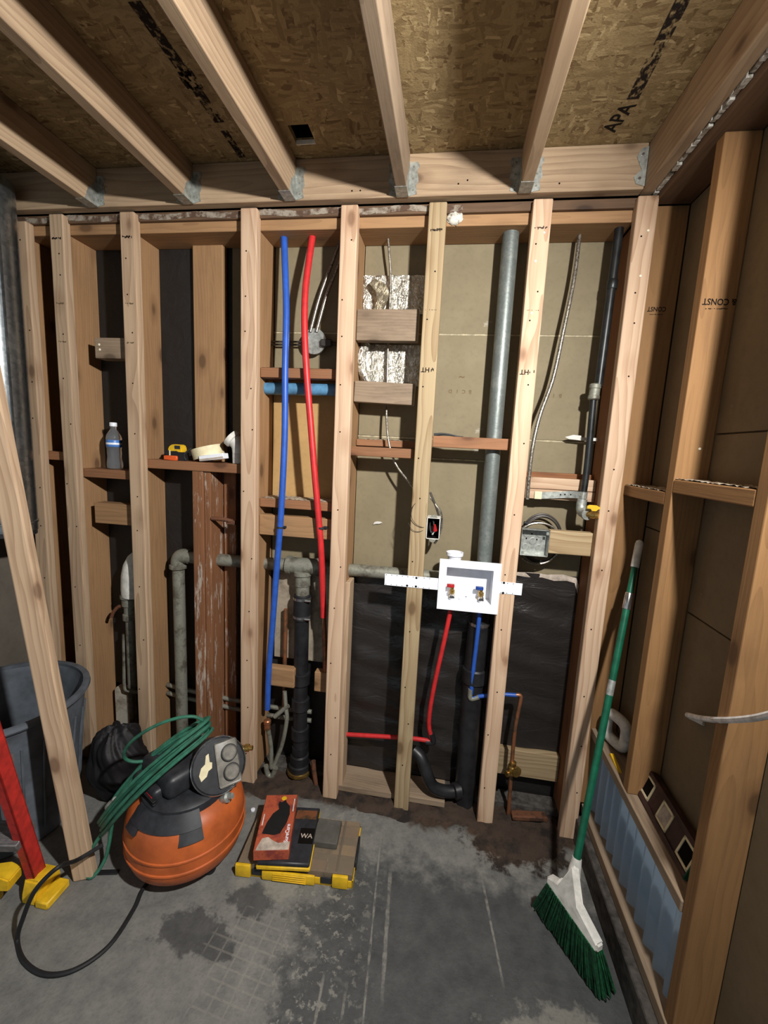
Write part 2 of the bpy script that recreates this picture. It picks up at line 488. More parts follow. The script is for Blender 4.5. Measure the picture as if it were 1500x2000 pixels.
def mat_floor():
    t = NT('concrete')
    pos = t.n('ShaderNodeNewGeometry').outputs['Position']
    sep = t.n('ShaderNodeSeparateXYZ'); t.l(pos, sep.inputs[0]); X, Y = sep.outputs[0], sep.outputs[1]
    big = t.noise(pos, 3.2, 5, 0.62); mid = t.noise(pos, 14, 5, 0.65); fine = t.noise(pos, 90, 4, 0.6)
    c = t.mix(t.ramp(mid, (0.35, 0.7)), lin((104, 104, 102)), lin((128, 127, 122)))
    # the dark old adhesive field right of x = -0.33, ragged edge
    e = t.math('ADD', t.math('ADD', X, 0.36), t.math('ADD', t.math('MULTIPLY', t.math('SUBTRACT', big, 0.5), 0.55), t.math('MULTIPLY', t.math('SUBTRACT', mid, 0.5), 0.5)))
    field = t.ramp(e, (-0.03, 0.05))
    fadeb = t.ramp(t.math('ADD', Y, t.math('MULTIPLY', t.math('SUBTRACT', mid, 0.5), 0.3)), (-0.17, -0.30))
    field = t.math('MULTIPLY', field, fadeb)
    dark = t.mix(t.ramp(mid, (0.3, 0.72)), lin((60, 62, 63)), lin((84, 85, 85)))
    def blob(x, y, rx, ry, k=0.9):
        dx = t.math('DIVIDE', t.math('SUBTRACT', X, x), rx); dy = t.math('DIVIDE', t.math('SUBTRACT', Y, y), ry)
        d = t.math('SQRT', t.math('ADD', t.math('MULTIPLY', dx, dx), t.math('MULTIPLY', dy, dy)))
        d = t.math('ADD', d, t.math('ADD', t.math('MULTIPLY', t.math('SUBTRACT', mid, 0.5), 2.2), t.math('MULTIPLY', t.math('SUBTRACT', big, 0.5), 1.0)))
        return t.math('MULTIPLY', t.ramp(d, (1.0, 0.75)), k)
    for b in ((-0.70, -0.58, 0.14, 0.07), (-0.55, -0.46, 0.09, 0.06), (-0.60, -0.62, 0.06, 0.03)):
        field = t.math('MAXIMUM', field, blob(*b))
    lightb = t.math('MAXIMUM', blob(0.42, -0.66, 0.2, 0.1, 0.7), blob(-0.47, -0.36, 0.08, 0.10, 0.8))
    speck = t.ramp(t.noise(pos, 34, 4, 0.7), (0.55, 0.62))
    near = t.ramp(t.math('ABSOLUTE', t.math('ADD', X, 0.30)), (0.22, 0.05))
    lightb = t.math('MAXIMUM', lightb, t.math('MULTIPLY', t.math('MULTIPLY', speck, near), 0.8))
    # thin pale seams of mortar along the depth of the room
    for x0, sl, w, y0, y1 in ((-0.088, 0.07, 0.0075, -0.66, -0.26), (-0.135, 0.07, 0.004, -0.75, -0.1), (0.262, 0.12, 0.005, -0.56, -0.22), (-0.26, 0.05, 0.005, -0.9, -0.6), (-0.19, 0.05, 0.005, -0.9, -0.62)):
        ln = t.math('ABSOLUTE', t.math('SUBTRACT', t.math('SUBTRACT', X, x0), t.math('MULTIPLY', t.math('ADD', Y, 0.5), -sl)))
        m = t.ramp(t.math('ADD', ln, t.math('MULTIPLY', t.math('SUBTRACT', mid, 0.5), 0.012)), (w, w * 0.5))
        m = t.math('MULTIPLY', m, t.math('MULTIPLY', t.ramp(Y, (y0, y0 + 0.05)), t.ramp(Y, (y1, y1 - 0.05))))
        m = t.math('MULTIPLY', m, t.ramp(t.noise(pos, 22, 4, 0.7), (0.36, 0.56)))
        lightb = t.math('MAXIMUM', lightb, t.math('MULTIPLY', m, 0.75))
    c = t.mix(field, c, dark)
    c = t.mix(lightb, c, lin((136, 134, 126)))
    # print of small mosaic tiles in the pale adhesive
    br = t.n('ShaderNodeTexBrick'); br.inputs['Scale'].default_value = 1.0; br.inputs['Mortar Size'].default_value = 0.003; br.inputs['Brick Width'].default_value = 0.05; br.inputs['Row Height'].default_value = 0.034; br.offset = 0.0
    mp = t.n('ShaderNodeMapping'); mp.inputs['Rotation'].default_value = (0, 0, 0.12); t.l(pos, mp.inputs[0]); t.l(mp.outputs[0], br.inputs['Vector'])
    grid = t.math('MULTIPLY', br.outputs['Fac'], blob(-0.50, -0.62, 0.13, 0.15, 0.28))
    c = t.mix(grid, c, lin((148, 144, 134)))
    # brown dirt where the slab is broken under the wall
    dl = t.math('ADD', Y, t.math('ADD', t.math('MULTIPLY', t.math('SUBTRACT', big, 0.5), 0.25), t.math('MULTIPLY', t.math('SUBTRACT', mid, 0.5), 0.1)))
    dirt = t.math('MAXIMUM', t.ramp(dl, (-0.055, -0.02)), blob(0.36, -0.08, 0.22, 0.11, 1.0))
    c = t.mix(dirt, c, t.mix(t.ramp(mid, (0.4, 0.65)), lin((40, 33, 29)), lin((76, 60, 48))))
    c = t.mix(t.math('MULTIPLY', t.ramp(fine, (0.5, 0.85)), 0.45), c, lin((70, 66, 62)))
    t.base(c)
    t.bump(t.math('ADD', t.math('MULTIPLY', mid, 1.5), fine), 0.35, 0.004)
    MATS['concrete'] = t.set(0.62, 0, 0.4)
mat_floor()

def mat_wrinkle(name, col, rough, metal, s1, strength):
    t = NT(name); co = t.obj()
    v = t.noise(t.scaled(co, s1), 1.0, 4, 0.6, 1.5)
    t.base(t.mix(v, lin(tuple(int(x * .7) for x in col)), lin(col)))
    t.bump(v, strength, 0.01)
    MATS[name] = t.set(rough, metal, 0.5)
mat_wrinkle('black_film', (46, 42, 40), 0.3, 0.0, (7, 7, 18), 0.5)
mat_wrinkle('black_felt', (30, 27, 25), 0.62, 0.0, (12, 12, 12), 0.4)
mat_wrinkle('foil', (226, 222, 210), 0.24, 0.9, (70, 70, 30), 0.9)
mat_wrinkle('foil_tape', (170, 158, 134), 0.35, 0.8, (40, 40, 40), 0.5)

def mat_duct():
    t = NT('galv_duct'); co = t.obj()
    v = t.n('ShaderNodeTexVoronoi'); v.inputs['Scale'].default_value = 70; t.l(co, v.inputs['Vector'])
    sp = t.n('ShaderNodeSeparateColor'); t.l(v.outputs['Color'], sp.inputs[0])
    t.base(t.mix(sp.outputs[0], lin((140, 148, 152)), lin((172, 178, 182))))
    t.bump(t.noise(t.scaled(co, (6, 6, 14)), 1.0, 2), 0.08, 0.01)
    MATS['galv_duct'] = t.set(0.30, 0.95, 0.5)
mat_duct()

def mat_clear(name, tint, rough=0.08, trans=1.0, ior=1.3):
    t = NT(name)
    t.base(lin(tint))
    t.b.inputs['Transmission Weight'].default_value = trans
    t.b.inputs['IOR'].default_value = ior
    MATS[name] = t.set(rough, 0, 0.5)
mat_clear('clear_bottle', (240, 244, 248), 0.05, 0.92, 1.42)
mat_clear('clear_lid', (214, 196, 172), 0.2, 0.8, 1.1)

def mat_corrugated():
    t = NT('corrugated_sheet'); co = t.obj()
    t.base(t.mix(t.noise(co, 9, 4, 0.6), lin((176, 192, 206)), lin((200, 212, 224))))
    t.b.inputs['Transmission Weight'].default_value = 0.45
    t.b.inputs['IOR'].default_value = 1.05
    MATS['corrugated_sheet'] = t.set(0.45, 0.1, 0.4)
mat_corrugated()

def mat_stencil():
    """smudged ink of the row of stamped letters on the ceiling panel: worn through in a letter-like rhythm"""
    t = NT('smudged_ink')
    pos = t.n('ShaderNodeNewGeometry').outputs['Position']
    t.base(lin((36, 30, 30)))
    a = t.noise(t.scaled(pos, (95, 60, 1)), 1.0, 2, 0.5)
    b = t.noise(t.scaled(pos, (14, 9, 1)), 1.0, 3, 0.6)
    m = t.ramp(t.math('ADD', t.math('MULTIPLY', a, 0.65), t.math('MULTIPLY', b, 0.35)), (0.44, 0.52))
    t.l(t.math('MULTIPLY', m, 0.85), t.b.inputs['Alpha'])
    MATS['smudged_ink'] = t.set(0.9, 0, 0.1)
mat_stencil()

# ------------------------------------------------------------------ the setting
def structure(o): return tag(o, kind='structure')

fl = structure(O('floor', cube((-2.6, -3.4, -0.08), (0.80, 0.32, 0.0)), 'concrete', smooth=False))
# OSB ceiling with the square vent hole
bm = NB(); HX0, HX1, HY0, HY1, CZ = -0.580, -0.512, -0.176, -0.092, 2.541
for a, b in (((-2.6, -3.4), (HX0, 0.2)), ((HX1, -3.4), (0.95, 0.2)), ((HX0, -3.4), (HX1, HY0)), ((HX0, HY1), (HX1, 0.2))):
    box(bm, (a[0], a[1], CZ), (b[0], b[1], CZ + 0.018))
ceil = structure(O('ceiling', bm, 'osb', smooth=False))
bm = NB()
for a, b in (((HX0 - .004, HY0 - .004), (HX0, HY1 + .004)), ((HX1, HY0 - .004), (HX1 + .004, HY1 + .004)), ((HX0, HY0 - .004), (HX1, HY0)), ((HX0, HY1), (HX1, HY1 + .004))):
    box(bm, (a[0], a[1], CZ + 0.0185), (b[0], b[1], CZ + 0.30))
box(bm, (HX0 - .004, HY0 - .004, CZ + 0.30), (HX1 + .004, HY1 + .004, CZ + 0.304))
O('hole_blackout_box', bm, 'hole_dark', ceil, smooth=False)  # closed dark box added above the hole to keep outside light out
O('vent_lip', cube((HX0, HY1 - 0.004, CZ - 0.004), (HX1, HY1 - 0.0005, CZ + 0.009)), 'white_dirty', ceil)
text('print', 'APA', 0.062, (0.432, -0.128, CZ - 0.0006), (0.20, -0.98, 0), (-0.98, -0.20, 0), 'ink', ceil, 0.95)
def band(x0, x1, y0, y1, skew=0.0):
    bm = NB()
    vs_ = [bm.verts.new(p) for p in ((x0, y0, CZ - 0.0006), (x0 + skew, y1, CZ - 0.0006), (x1 + skew, y1, CZ - 0.0006), (x1, y0, CZ - 0.0006))]
    bm.faces.new(vs_)
    return bm
for q in ((0.420, 0.452, -0.70, -0.198, 0.006), (-0.815, -0.782, -0.58, -0.205, 0.004), (-0.812, -0.788, -0.17, -0.04, 0.0), (-0.822, -0.772, -0.40, -0.335, 0.0)):
    O('print', band(*q), 'smudged_ink', ceil, smooth=False)

# back wall: backing, then sheathing panels with gaps at the seams
wb = structure(O('wall_back', cube((-2.1, 0.188, 0.0), (0.80, 0.20, 2.60)), 'black_felt', smooth=False))
def panel(x0, x1, z0, z1, mat='sheathing', t=0.0, parent=None):
    return O('sheathing_panel', cube((x0, 0.178 - t, z0), (x1, 0.187, z1), 0.0012), mat, parent or wb)
for x0, x1 in ((-0.765, -0.425), (-0.385, 0.155), (0.158, 0.568)):
    panel(x0, x1, 2.005, 2.40)
panel(-0.765, -0.425, 1.795, 2.003)
panel(-0.765, -0.425, 1.30, 1.79, 'sheathing_orange', 0.004)
panel(-0.765, -0.425, 1.00, 1.296)
panel(-0.385, 0.155, 1.590, 2.003); panel(0.158, 0.568, 1.603, 2.003)
panel(-0.385, 0.155, 1.510, 1.588); panel(-0.385, 0.155, 1.00, 1.508); panel(0.158, 0.568, 1.04, 1.601)
panel(-0.955, -0.805, 1.45, 2.40, 'sheathing_shaded')
plain('seam_highlight', (172, 160, 132), 0.8, var=0.12, scale=60)  # panel paper edges, coloured pale for the highlight along each seam
for x0, x1, z in ((-0.765, -0.425, 2.003), (-0.385, 0.155, 2.003), (0.158, 0.568, 2.003), (-0.385, 0.155, 1.588), (0.158, 0.568, 1.601), (-0.385, 0.155, 1.508)):
    O('seam_highlight', cube((x0, 0.1766, z - 0.005), (x1, 0.1779, z + 0.0015), 0.0004), 'seam_highlight', wb)
for s, x in (('D', -0.010), ('I', 0.018), ('C', 0.044), ('B', 0.070)):
    text('print', s, 0.02, (x, 0.1772, 1.782), (-1, 0, 0), (0, 0, -1), 'faint_ink', wb)
for s, x in (('D', 0.372), ('I', 0.395), ('B', 0.420)):
    text('print', s, 0.02, (x, 0.1772, 1.777), (-1, 0, 0), (0, 0, -1), 'faint_ink', wb)
text('print', '~', 0.04, (0.032, 0.1772, 1.84), (1, 0, 0), (0, 0, 1), 'faint_ink', wb)

# right wall
bm = NB()
for y0, y1, z0, z1 in ((-3.4, 0.20, 0.0, 0.14), (-3.4, -0.632, 0.14, 0.4445), (0.036, 0.20, 0.14, 0.4445), (-3.4, 0.20, 0.4445, 2.60)):
    box(bm, (0.748, y0, z0), (0.80, y1, z1))
wr = structure(O('wall_right', bm, 'sheathing_shaded', smooth=False))   # open behind the translucent corrugated sheet
for y0, y1, z0, z1 in ((-0.22, 0.036, 0.48, 1.30), (-0.22, 0.036, 1.304, 2.385), (-0.632, -0.298, 0.48, 1.10), (-0.632, -0.298, 1.104, 1.62), (-0.632, -0.298, 1.624, 2.385), (-1.3, -0.67, 0.12, 1.5), (-1.3, -0.67, 1.504, 2.385)):
    O('sheathing_panel', cube((0.735, y0, z0), (0.7475, y1, z1), 0.0012), 'sheathing_shaded', wr)
wl = structure(O('wall_left', cube((-2.08, -1.0, 0.0), (-2.04, 0.187, 2.60)), 'drywall_dark', smooth=False))
O('plaster_edge', cube((-2.039, -0.22, 0.1), (-2.03, -0.10, 1.04)), 'plaster', wl)
cb = O('trim_1', cube((0.612, -3.3, 0.0), (0.734, 0.02, 0.10), 0.004), 'curb_dark', kind='structure')
O('trim_2', cube((-2.039, 0.10, 0.0), (0.60, 0.177, 0.035), 0.004), 'curb_dark', kind='structure')
# rough dirt piled where the slab is broken along the wall
def hill(x, y):
    a = math.sin(x * 37) * math.cos(y * 41 + x * 9) * 0.006 + math.sin(x * 91 + 2) * math.sin(y * 77) * 0.004
    return a
bm = NB(); NX, NY = 90, 16
g = []
r_ = random.Random(12)
for i in range(NX + 1):
    row = []
    x = -1.0 + 1.60 * i / NX
    y0 = -0.035 + 0.025 * math.sin(x * 11) + 0.012 * math.sin(x * 31 + 1) - (0.10 * math.exp(-((x - 0.38) / 0.16) ** 2))
    for j in range(NY + 1):
        s = j / NY
        y = y0 + (0.11 - y0) * s
        edge = min(1.0, s * 4) * min(1.0, i / 4, (NX - i) / 4)
        row.append(bm.verts.new((x + r_.uniform(-.004, .004), y, -0.004 + edge * (0.012 + hill(x, y) + r_.uniform(0, .007)))))
    g.append(row)
for i in range(NX):
    for j in range(NY): bm.faces.new((g[i][j], g[i + 1][j], g[i + 1][j + 1], g[i][j + 1]))
stained('dirt', (64, 51, 42), (34, 28, 25), 0.95, 0, 12)
O('dirt', bm, 'dirt', label='loose dark dirt and debris along the broken slab edge under the studs', cat='dirt', kind='stuff', sharp=70)

# ------------------------------------------------------------------ ceiling framing
def nails(parent, pts, mat='ink', r=0.003, nrm=(0, -1, 0)):
    return O('nail_heads', dots(NB(), pts, r, nrm), mat, parent, kind='stuff')

rim = thing('rim_board', 'wide fir rim board across the top of the back wall', 'beam', (-0.7, -0.02, 2.405))
board('plank', (-2.0, -0.02, 2.405), (0.563, 0.018, 2.5405), 'x', 'fir_joist', parent=rim)
nails(rim, [(0.0, -0.0206, 2.45), (-0.03, -0.0206, 2.44), (-0.40, -0.0206, 2.43), (-0.37, -0.0206, 2.43), (0.30, -0.0206, 2.43)], 'hole_dark', 0.003)

def hanger(parent, x0, x1, yf=-0.0205):
    bm = NB()
    t = 0.0016
    box(bm, (x0 - t, yf - 0.062, 2.405 - t), (x1 + t, yf, 2.405))                  # seat
    for s, x in ((-1, x0), (1, x1)):
        xa = x - t if s < 0 else x
        prism(bm, [(yf, 2.405), (yf - 0.062, 2.405), (yf - 0.045, 2.452), (yf - 0.018, 2.475), (yf, 2.51)], (xa, xa + t), 'x')
        fl_ = [(x, 2.405), (x + s * 0.030, 2.412), (x + s * 0.026, 2.440), (x + s * 0.034, 2.452), (x + s * 0.028, 2.485), (x + s * 0.036, 2.500), (x + s * 0.030, 2.512), (x, 2.512)]
        prism(bm, fl_, (yf - t, yf), 'y')
    h = O('joist_hanger', bm, 'galv_new', parent, smooth=False)
    n = NB()
    for s, x in ((-1, x0), (1, x1)):
        dots(n, [(x + s * 0.016, yf - t, z) for z in (2.425, 2.462, 2.498)], 0.0035, (0, -1, 0), 0.002, 8)
    O('nail_heads', n, 'galv_old', h, kind='stuff')

JO = [(-1.440, -1.402, 'dim fir ceiling joist at the far left, above the galvanized duct'),
      (-1.042, -1.005, 'fir ceiling joist second from the left, above the water bottle bay'),
      (-0.645, -0.607, 'fir ceiling joist beside the square black vent hole'),
      (-0.238, -0.200, 'knotty greyish fir ceiling joist above the silver foil patch'),
      (0.172, 0.210, 'fir ceiling joist above the tall grey vent pipe')]
for x0, x1, lab in JO:
    j = thing('ceiling_joist', lab, 'joist', ((x0 + x1) / 2, -0.02, 2.405), 'ceiling joists')
    board('beam', (x0, -3.3, 2.4055), (x1, -0.0208, 2.5405), 'y', 'weathered' if x0 == -0.238 else 'fir_joist', parent=j)
    hanger(j, x0, x1)
j = thing('ceiling_joist', 'fir edge joist running along the top of the right wall', 'joist', (0.585, -0.02, 2.405), 'ceiling joists')
board('beam', (0.5645, -3.3, 2.4055), (0.602, 0.018, 2.5405), 'y', 'fir_joist', parent=j)
bm = NB()
prism(bm, [(0.563, 2.412), (0.536, 2.420), (0.528, 2.440), (0.548, 2.462), (0.538, 2.482), (0.530, 2.500), (0.542, 2.522), (0.563, 2.528)], (-0.0226, -0.0206), 'y')
h = O('joist_hanger', bm, 'galv_new', j, smooth=False)
O('nail_heads', dots(NB(), [(0.545, -0.0226, 2.435), (0.547, -0.0226, 2.505)], 0.005, h=0.003), 'chrome', h, kind='stuff')

# plates
tp = thing('top_plate', 'old orange-brown top plate under the rim board', 'beam', (-0.7, 0.10, 2.335))
board('plank', (-2.035, 0.038, 2.335), (0.566, 0.177, 2.373), 'x', 'old_fir', parent=tp)
board('cap_plate', (-2.035, 0.026, 2.3735), (0.566, 0.177, 2.4045), 'x', 'dark_plate', parent=tp)
r_ = random.Random(4)
bm = sheet(NB(), (-1.85, 0.0254, 2.379), (1.84, 0, 0), (0, 0, 0.020), 160, 4, lambda s_, t_: r_.uniform(0, 0.0016))
for v_ in bm.verts: v_.co.z += 0.004 * math.sin(v_.co.x * 23) + r_.uniform(-.0015, .0015)
O('plaster_residue', bm, 'worn_white', tp, kind='stuff')
bm = NB(); bmesh.ops.create_icosphere(bm, subdivisions=3, radius=0.026, matrix=Matrix.Translation((-0.035, 0.036, 2.362)) @ Matrix.Diagonal((1.1, .45, 1, 1)))
for v in bm.verts: v.co += Vector((r_.uniform(-.003, .003), r_.uniform(-.002, .002), r_.uniform(-.003, .003)))
O('foam_blob', bm, 'white_caulk', label='pale lump of plaster stuck to the top plate beside the yellowish stud', cat='plaster', sharp=80)

rp = thing('top_plate', 'dark top plate of the right wall under the edge joist', 'beam', (0.7, -0.3, 2.385))
board('plank', (0.619, -3.3, 2.385), (0.734, 0.036, 2.46), 'y', 'dark_plate', parent=rp)
board('cap_plate', (0.606, -3.3, 2.462), (0.734, 0.036, 2.54), 'y', 'dark_plate', parent=rp)
bm = NB()
y = -1.25
while y < 0.0:
    l_ = r_.uniform(.01, .035)
    box(bm, (0.6035 + r_.uniform(-.001, .003), y, 2.402 + r_.uniform(-.003, .006)), (0.617 + r_.uniform(0, .001), y + l_, 2.418), 0.001)
    y += l_ + r_.uniform(-0.004, .006)
O('white_caulk_line', bm, 'white_caulk', rp, kind='stuff')

# ------------------------------------------------------------------ new front studs, 2x3 laid flat
def stamp(parent, x, z, w, h, seed, y=-0.0004, mat='ink', fill=.8):
    r = random.Random(seed); bm = NB(); n = max(3, int(w / 0.0035))
    for i in range(n):
        if r.random() < fill:
            a = x - w / 2 + w * i / n
            z0 = z + r.uniform(-.5, 0) * h; z1 = z + r.uniform(.1, .5) * h
            box(bm, (a, y - 0.0003, z0), (a + w / n * 0.8, y + 0.0002, z1))
    return O('ink_stamp', bm, mat, parent, smooth=False)

ST = [('A', -1.812, -1.750, 'fir_left', 'leftmost new fir wall stud, beside the galvanized duct'),
      ('B', -1.643, -1.581, 'fir_left', 'new fir wall stud left of the water bottle'),
      ('C', -1.330, -1.268, 'fir_left', 'new fir wall stud between the water bottle and the tape measure'),
      ('D', -0.829, -0.764, 'fir_new', 'new fir wall stud just left of the tall blue pipe'),
      ('E', -0.444, -0.381, 'fir_new', 'new fir wall stud just right of the tall red pipe'),
      ('F', -0.127, -0.064, 'fir_pale', 'yellowish new wall stud left of the white washer box'),
      ('G', 0.226, 0.290, 'fir_new', 'pinkish new wall stud right of the white washer box'),
      ('H', 0.557, 0.622, 'fir_new', 'new fir wall stud in the right corner beside the broom')]
STUD = {}
for k, x0, x1, mat, lab in ST:
    s = thing('wall_stud', lab, 'stud', ((x0 + x1) / 2, 0.019, 0.0), 'new studs of the back wall')
    STUD[k] = s
    board('timber', (x0, 0.0, 0.001), (x1, 0.038, 2.3975 if k != 'A' else 2.375), 'z', mat, parent=s, bevel=0.0045)
    rr = random.Random(ord(k) * 3)
    nails(s, [(x0 + rr.uniform(.012, .052), -0.0004, z + rr.uniform(-.05, .05)) for z in (0.2, .42, .62, .86, 1.1, 1.32, 1.55, 1.78, 1.98, 2.12, 2.26)])
    if k in 'FGBC':
        stamp(s, (x0 + x1) / 2, 2.306, 0.042, 0.011, ord(k), fill=.95)
    if k in 'BC':
        stamp(s, (x0 + x1) / 2, 2.06, 0.036, 0.008, ord(k) + 1, mat='faint_ink'); stamp(s, (x0 + x1) / 2, 1.91, 0.036, 0.008, ord(k) + 2, mat='faint_ink')
    if k in 'FG':
        text('ink_stamp', 'HT', 0.024, (x0 + 0.022, -0.0006, 1.832), (-1, 0, 0), (0, 0, -1), 'ink', s)
        stamp(s, x0 + 0.048, 1.832, 0.018, 0.015, ord(k) + 4, fill=.6)
        stamp(s, (x0 + x1) / 2, 2.04, 0.046, 0.004, ord(k) + 5, mat='faint_ink', fill=.6)
    if k in 'GH':
        nails(s, [((x0 + x1) / 2 + dx, -0.0006, z) for dx, z in ((.012, 2.29), (-.008, 2.20), (-.004, 2.03))] if k == 'G' else [((x0 + x1) / 2 + dx, -0.0006, z) for dx, z in ((.01, 2.29), (.004, 2.15))], 'nail_glint', 0.0042)

# ------------------------------------------------------------------ old framing behind, 2x6
def old(name, a, b, axis, mat, label, cat='stud', group=None, **kw):
    return board(name, a, b, axis, mat, label, cat, group, **kw)
G2 = 'old studs behind the new ones'
for x0, x1, mat, lab in ((-1.838, -1.800, 'old_fir', 'old stud behind the leftmost new stud, half hidden by it'),
                         (-1.628, -1.590, 'old_fir', 'old brown stud left of the water bottle, stained near its foot'),
                         (-1.326, -1.288, 'old_fir', 'old brown stud left of the yellow tape measure'),
                         (-0.806, -0.767, 'old_fir', 'old brown stud left of the tall blue pipe'),
                         (-0.424, -0.386, 'old_fir', 'old stud at the left of the silver foil patch'),
                         (0.570, 0.612, 'old_brown', 'dark old stud behind the black gas pipe')):
    o = old('old_stud', (x0, 0.040, 0.036), (x1, 0.1775, 2.3345), 'z', mat, lab, group=G2)
old('old_stud', (-1.112, 0.140, 1.4445), (-0.978, 0.1775, 2.3345), 'z', 'old_fir', 'wide flat old stud above the masking tape roll')
old('post_board', (-1.070, 0.045, 0.036), (-1.021, 0.1775, 1.4435), 'z', 'painted_old', 'red-brown paint-worn board under the ledge, leftmost of three', 'board')
old('post_board', (-1.019, 0.052, 0.036), (-0.990, 0.1775, 1.4435), 'z', 'painted_old', 'narrow paint-worn board under the ledge, middle of three', 'board')
old('post_board', (-0.982, 0.1475, 0.036), (-0.925, 0.1775, 1.4035), 'z', 'painted_old', 'recessed paint-streaked board behind the horizontal waste pipe', 'board')
old('sister_board', (-0.3855, 0.042, 0.036), (-0.366, 0.125, 0.980), 'z', 'fir_left', 'short fir board fixed to the lower half of the stud right of the red pipe', 'board')
# right wall studs
for y0, y1, mat, lab in ((0.040, 0.078, 'old_amber_dim', 'old corner stud of the right wall behind the new corner stud'),
                         (-0.298, -0.260, 'old_amber_dim', 'orange right-wall stud with an upside-down grade stamp'),
                         (-0.672, -0.634, 'old_amber_dim', 'nearest orange right-wall stud, crossed by the white cord')):
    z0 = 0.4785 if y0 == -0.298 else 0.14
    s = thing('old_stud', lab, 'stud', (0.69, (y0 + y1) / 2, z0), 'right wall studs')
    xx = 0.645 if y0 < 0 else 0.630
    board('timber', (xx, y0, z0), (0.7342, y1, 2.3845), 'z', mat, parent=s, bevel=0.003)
    if y0 == -0.298:
        text('ink_stamp', '& CONST', 0.023, (0.692, y0 - 0.0006, 1.972), (-1, 0, 0.02), (0, 0, -1), 'ink', s, 0.85)
        stamp(s, 0.688, 1.954, 0.056, 0.004, 77, y=y0 - 0.0003)
        nails(s, [(0.70, y0 - 0.0005, 1.58)], 'nail_glint', 0.004)
    if y0 == 0.040:
        text('ink_stamp', 'CONST', 0.021, (0.674, y0 - 0.0006, 2.058), (-1, 0, 0), (0, 0, -1), 'ink', s, 0.85)
        stamp(s, 0.674, 2.040, 0.05, 0.004, 78, y=y0 - 0.0003)

# blocking between the studs
def block(a, b, mat, label, name='fire_block', dust=False, **kw):
    o = board(name, a, b, 'x', mat, label, 'block', 'blocking between the studs', **kw)
    if dust:
        bm = NB(); r = random.Random(int(a[0] * 1000) + 9)
        def fn(s, t): return 0.0008 + r.uniform(0, 0.003) * min(1, s * 8, (1 - s) * 8, t * 8, (1 - t) * 8)
        sheet(bm, (a[0] + .004, a[1] + .003, b[2]), (b[0] - a[0] - .008, 0, 0), (0, b[1] - a[1] - .006, 0), 40, 14, fn)
        O('dust', bm, 'dusty', o, kind='stuff', sharp=60)
    return o
block((-1.799, .040, 1.416), (-1.629, .135, 1.453), 'old_red', 'short ledge block between the two leftmost studs')
block((-1.589, .040, 1.349), (-1.327, .150, 1.387), 'old_red', 'ledge block the water bottle stands on')
block((-1.287, .040, 1.405), (-0.807, .139, 1.443), 'old_red', 'long ledge block holding the tape measure and tape roll')
block((-1.500, .040, 1.855), (-1.327, .100, 1.938), 'weathered', 'stub block with two bright nails, above the water bottle')
block((-1.540, .040, 1.146), (-1.327, .100, 1.238), 'old_fir', 'stub block below the water bottle ledge')
nails(bpy.data.objects['fire_block.003'], [(-1.478, 0.0396, 1.910), (-1.476, 0.0396, 1.890)], 'nail_glint', 0.005)
block((-0.766, .042, 1.796), (-0.425, .130, 1.834), 'old_red', 'red-brown block above the light blue pipe', dust=True)
block((-0.766, .044, 1.272), (-0.425, .165, 1.309), 'old_red', 'dusty block, upper of the two crossing behind the red and blue pipes', dust=True)
block((-0.766, .042, 1.154), (-0.425, .080, 1.240), 'old_fir', 'wide block the red and blue pipes are tied to')
block((-0.384, .062, 1.947), (-0.146, .100, 2.062), 'weathered', 'wide grey weathered block over the silver foil')
block((-0.384, .062, 1.712), (-0.146, .100, 1.793), 'weathered', 'crooked grey weathered block below the silver foil', M=Matrix.Translation((-.265, .08, 1.75)) @ Matrix.Rotation(math.radians(1.6), 4, 'Y') @ Matrix.Translation((.265, -.08, -1.75)))
block((-0.384, .040, 1.504), (-0.130, .078, 1.541), 'old_red', 'red-brown block in front, above the curled silver cable end')
block((-0.384, .140, 1.545), (-0.130, .177, 1.572), 'old_red', 'dusty strip against the sheathing below the weathered blocks', dust=True)
block((-0.063, .040, 1.553), (0.225, .066, 1.596), 'old_red', 'red-brown block crossing in front of the grey vent pipe')
block((0.291, .105, 1.412), (0.569, .143, 1.456), 'fir_new', 'pale upper block behind the gas pipe')
block((0.291, .105, 1.372), (0.569, .143, 1.410), 'fir_new', 'pale lower block behind the gas pipe strap')
block((0.291, .146, 1.440), (0.569, .177, 1.475), 'old_brown', 'rear block against the sheathing behind the gas pipe')
block((0.404, .040, 1.172), (0.569, .078, 1.261), 'fir_pale', 'pale block the square metal junction box is fixed to')
block((-0.735, .062, 0.460), (-0.606, .100, 0.550), 'old_fir', 'short block end beside the blue pipe near the floor', bevel=.006)
block((-0.514, .062, 0.462), (-0.425, .100, 0.553), 'old_fir', 'short block end right of the black drain pipe')
block((0.291, .140, 0.136), (0.569, .177, 0.258), 'fir_pale', 'pale wide block near the floor behind the copper riser')
board('base_board', (-0.40, .040, 0.012), (0.09, .170, 0.040), 'x', 'weathered', 'pale board lying on the floor under the black plastic', 'board')
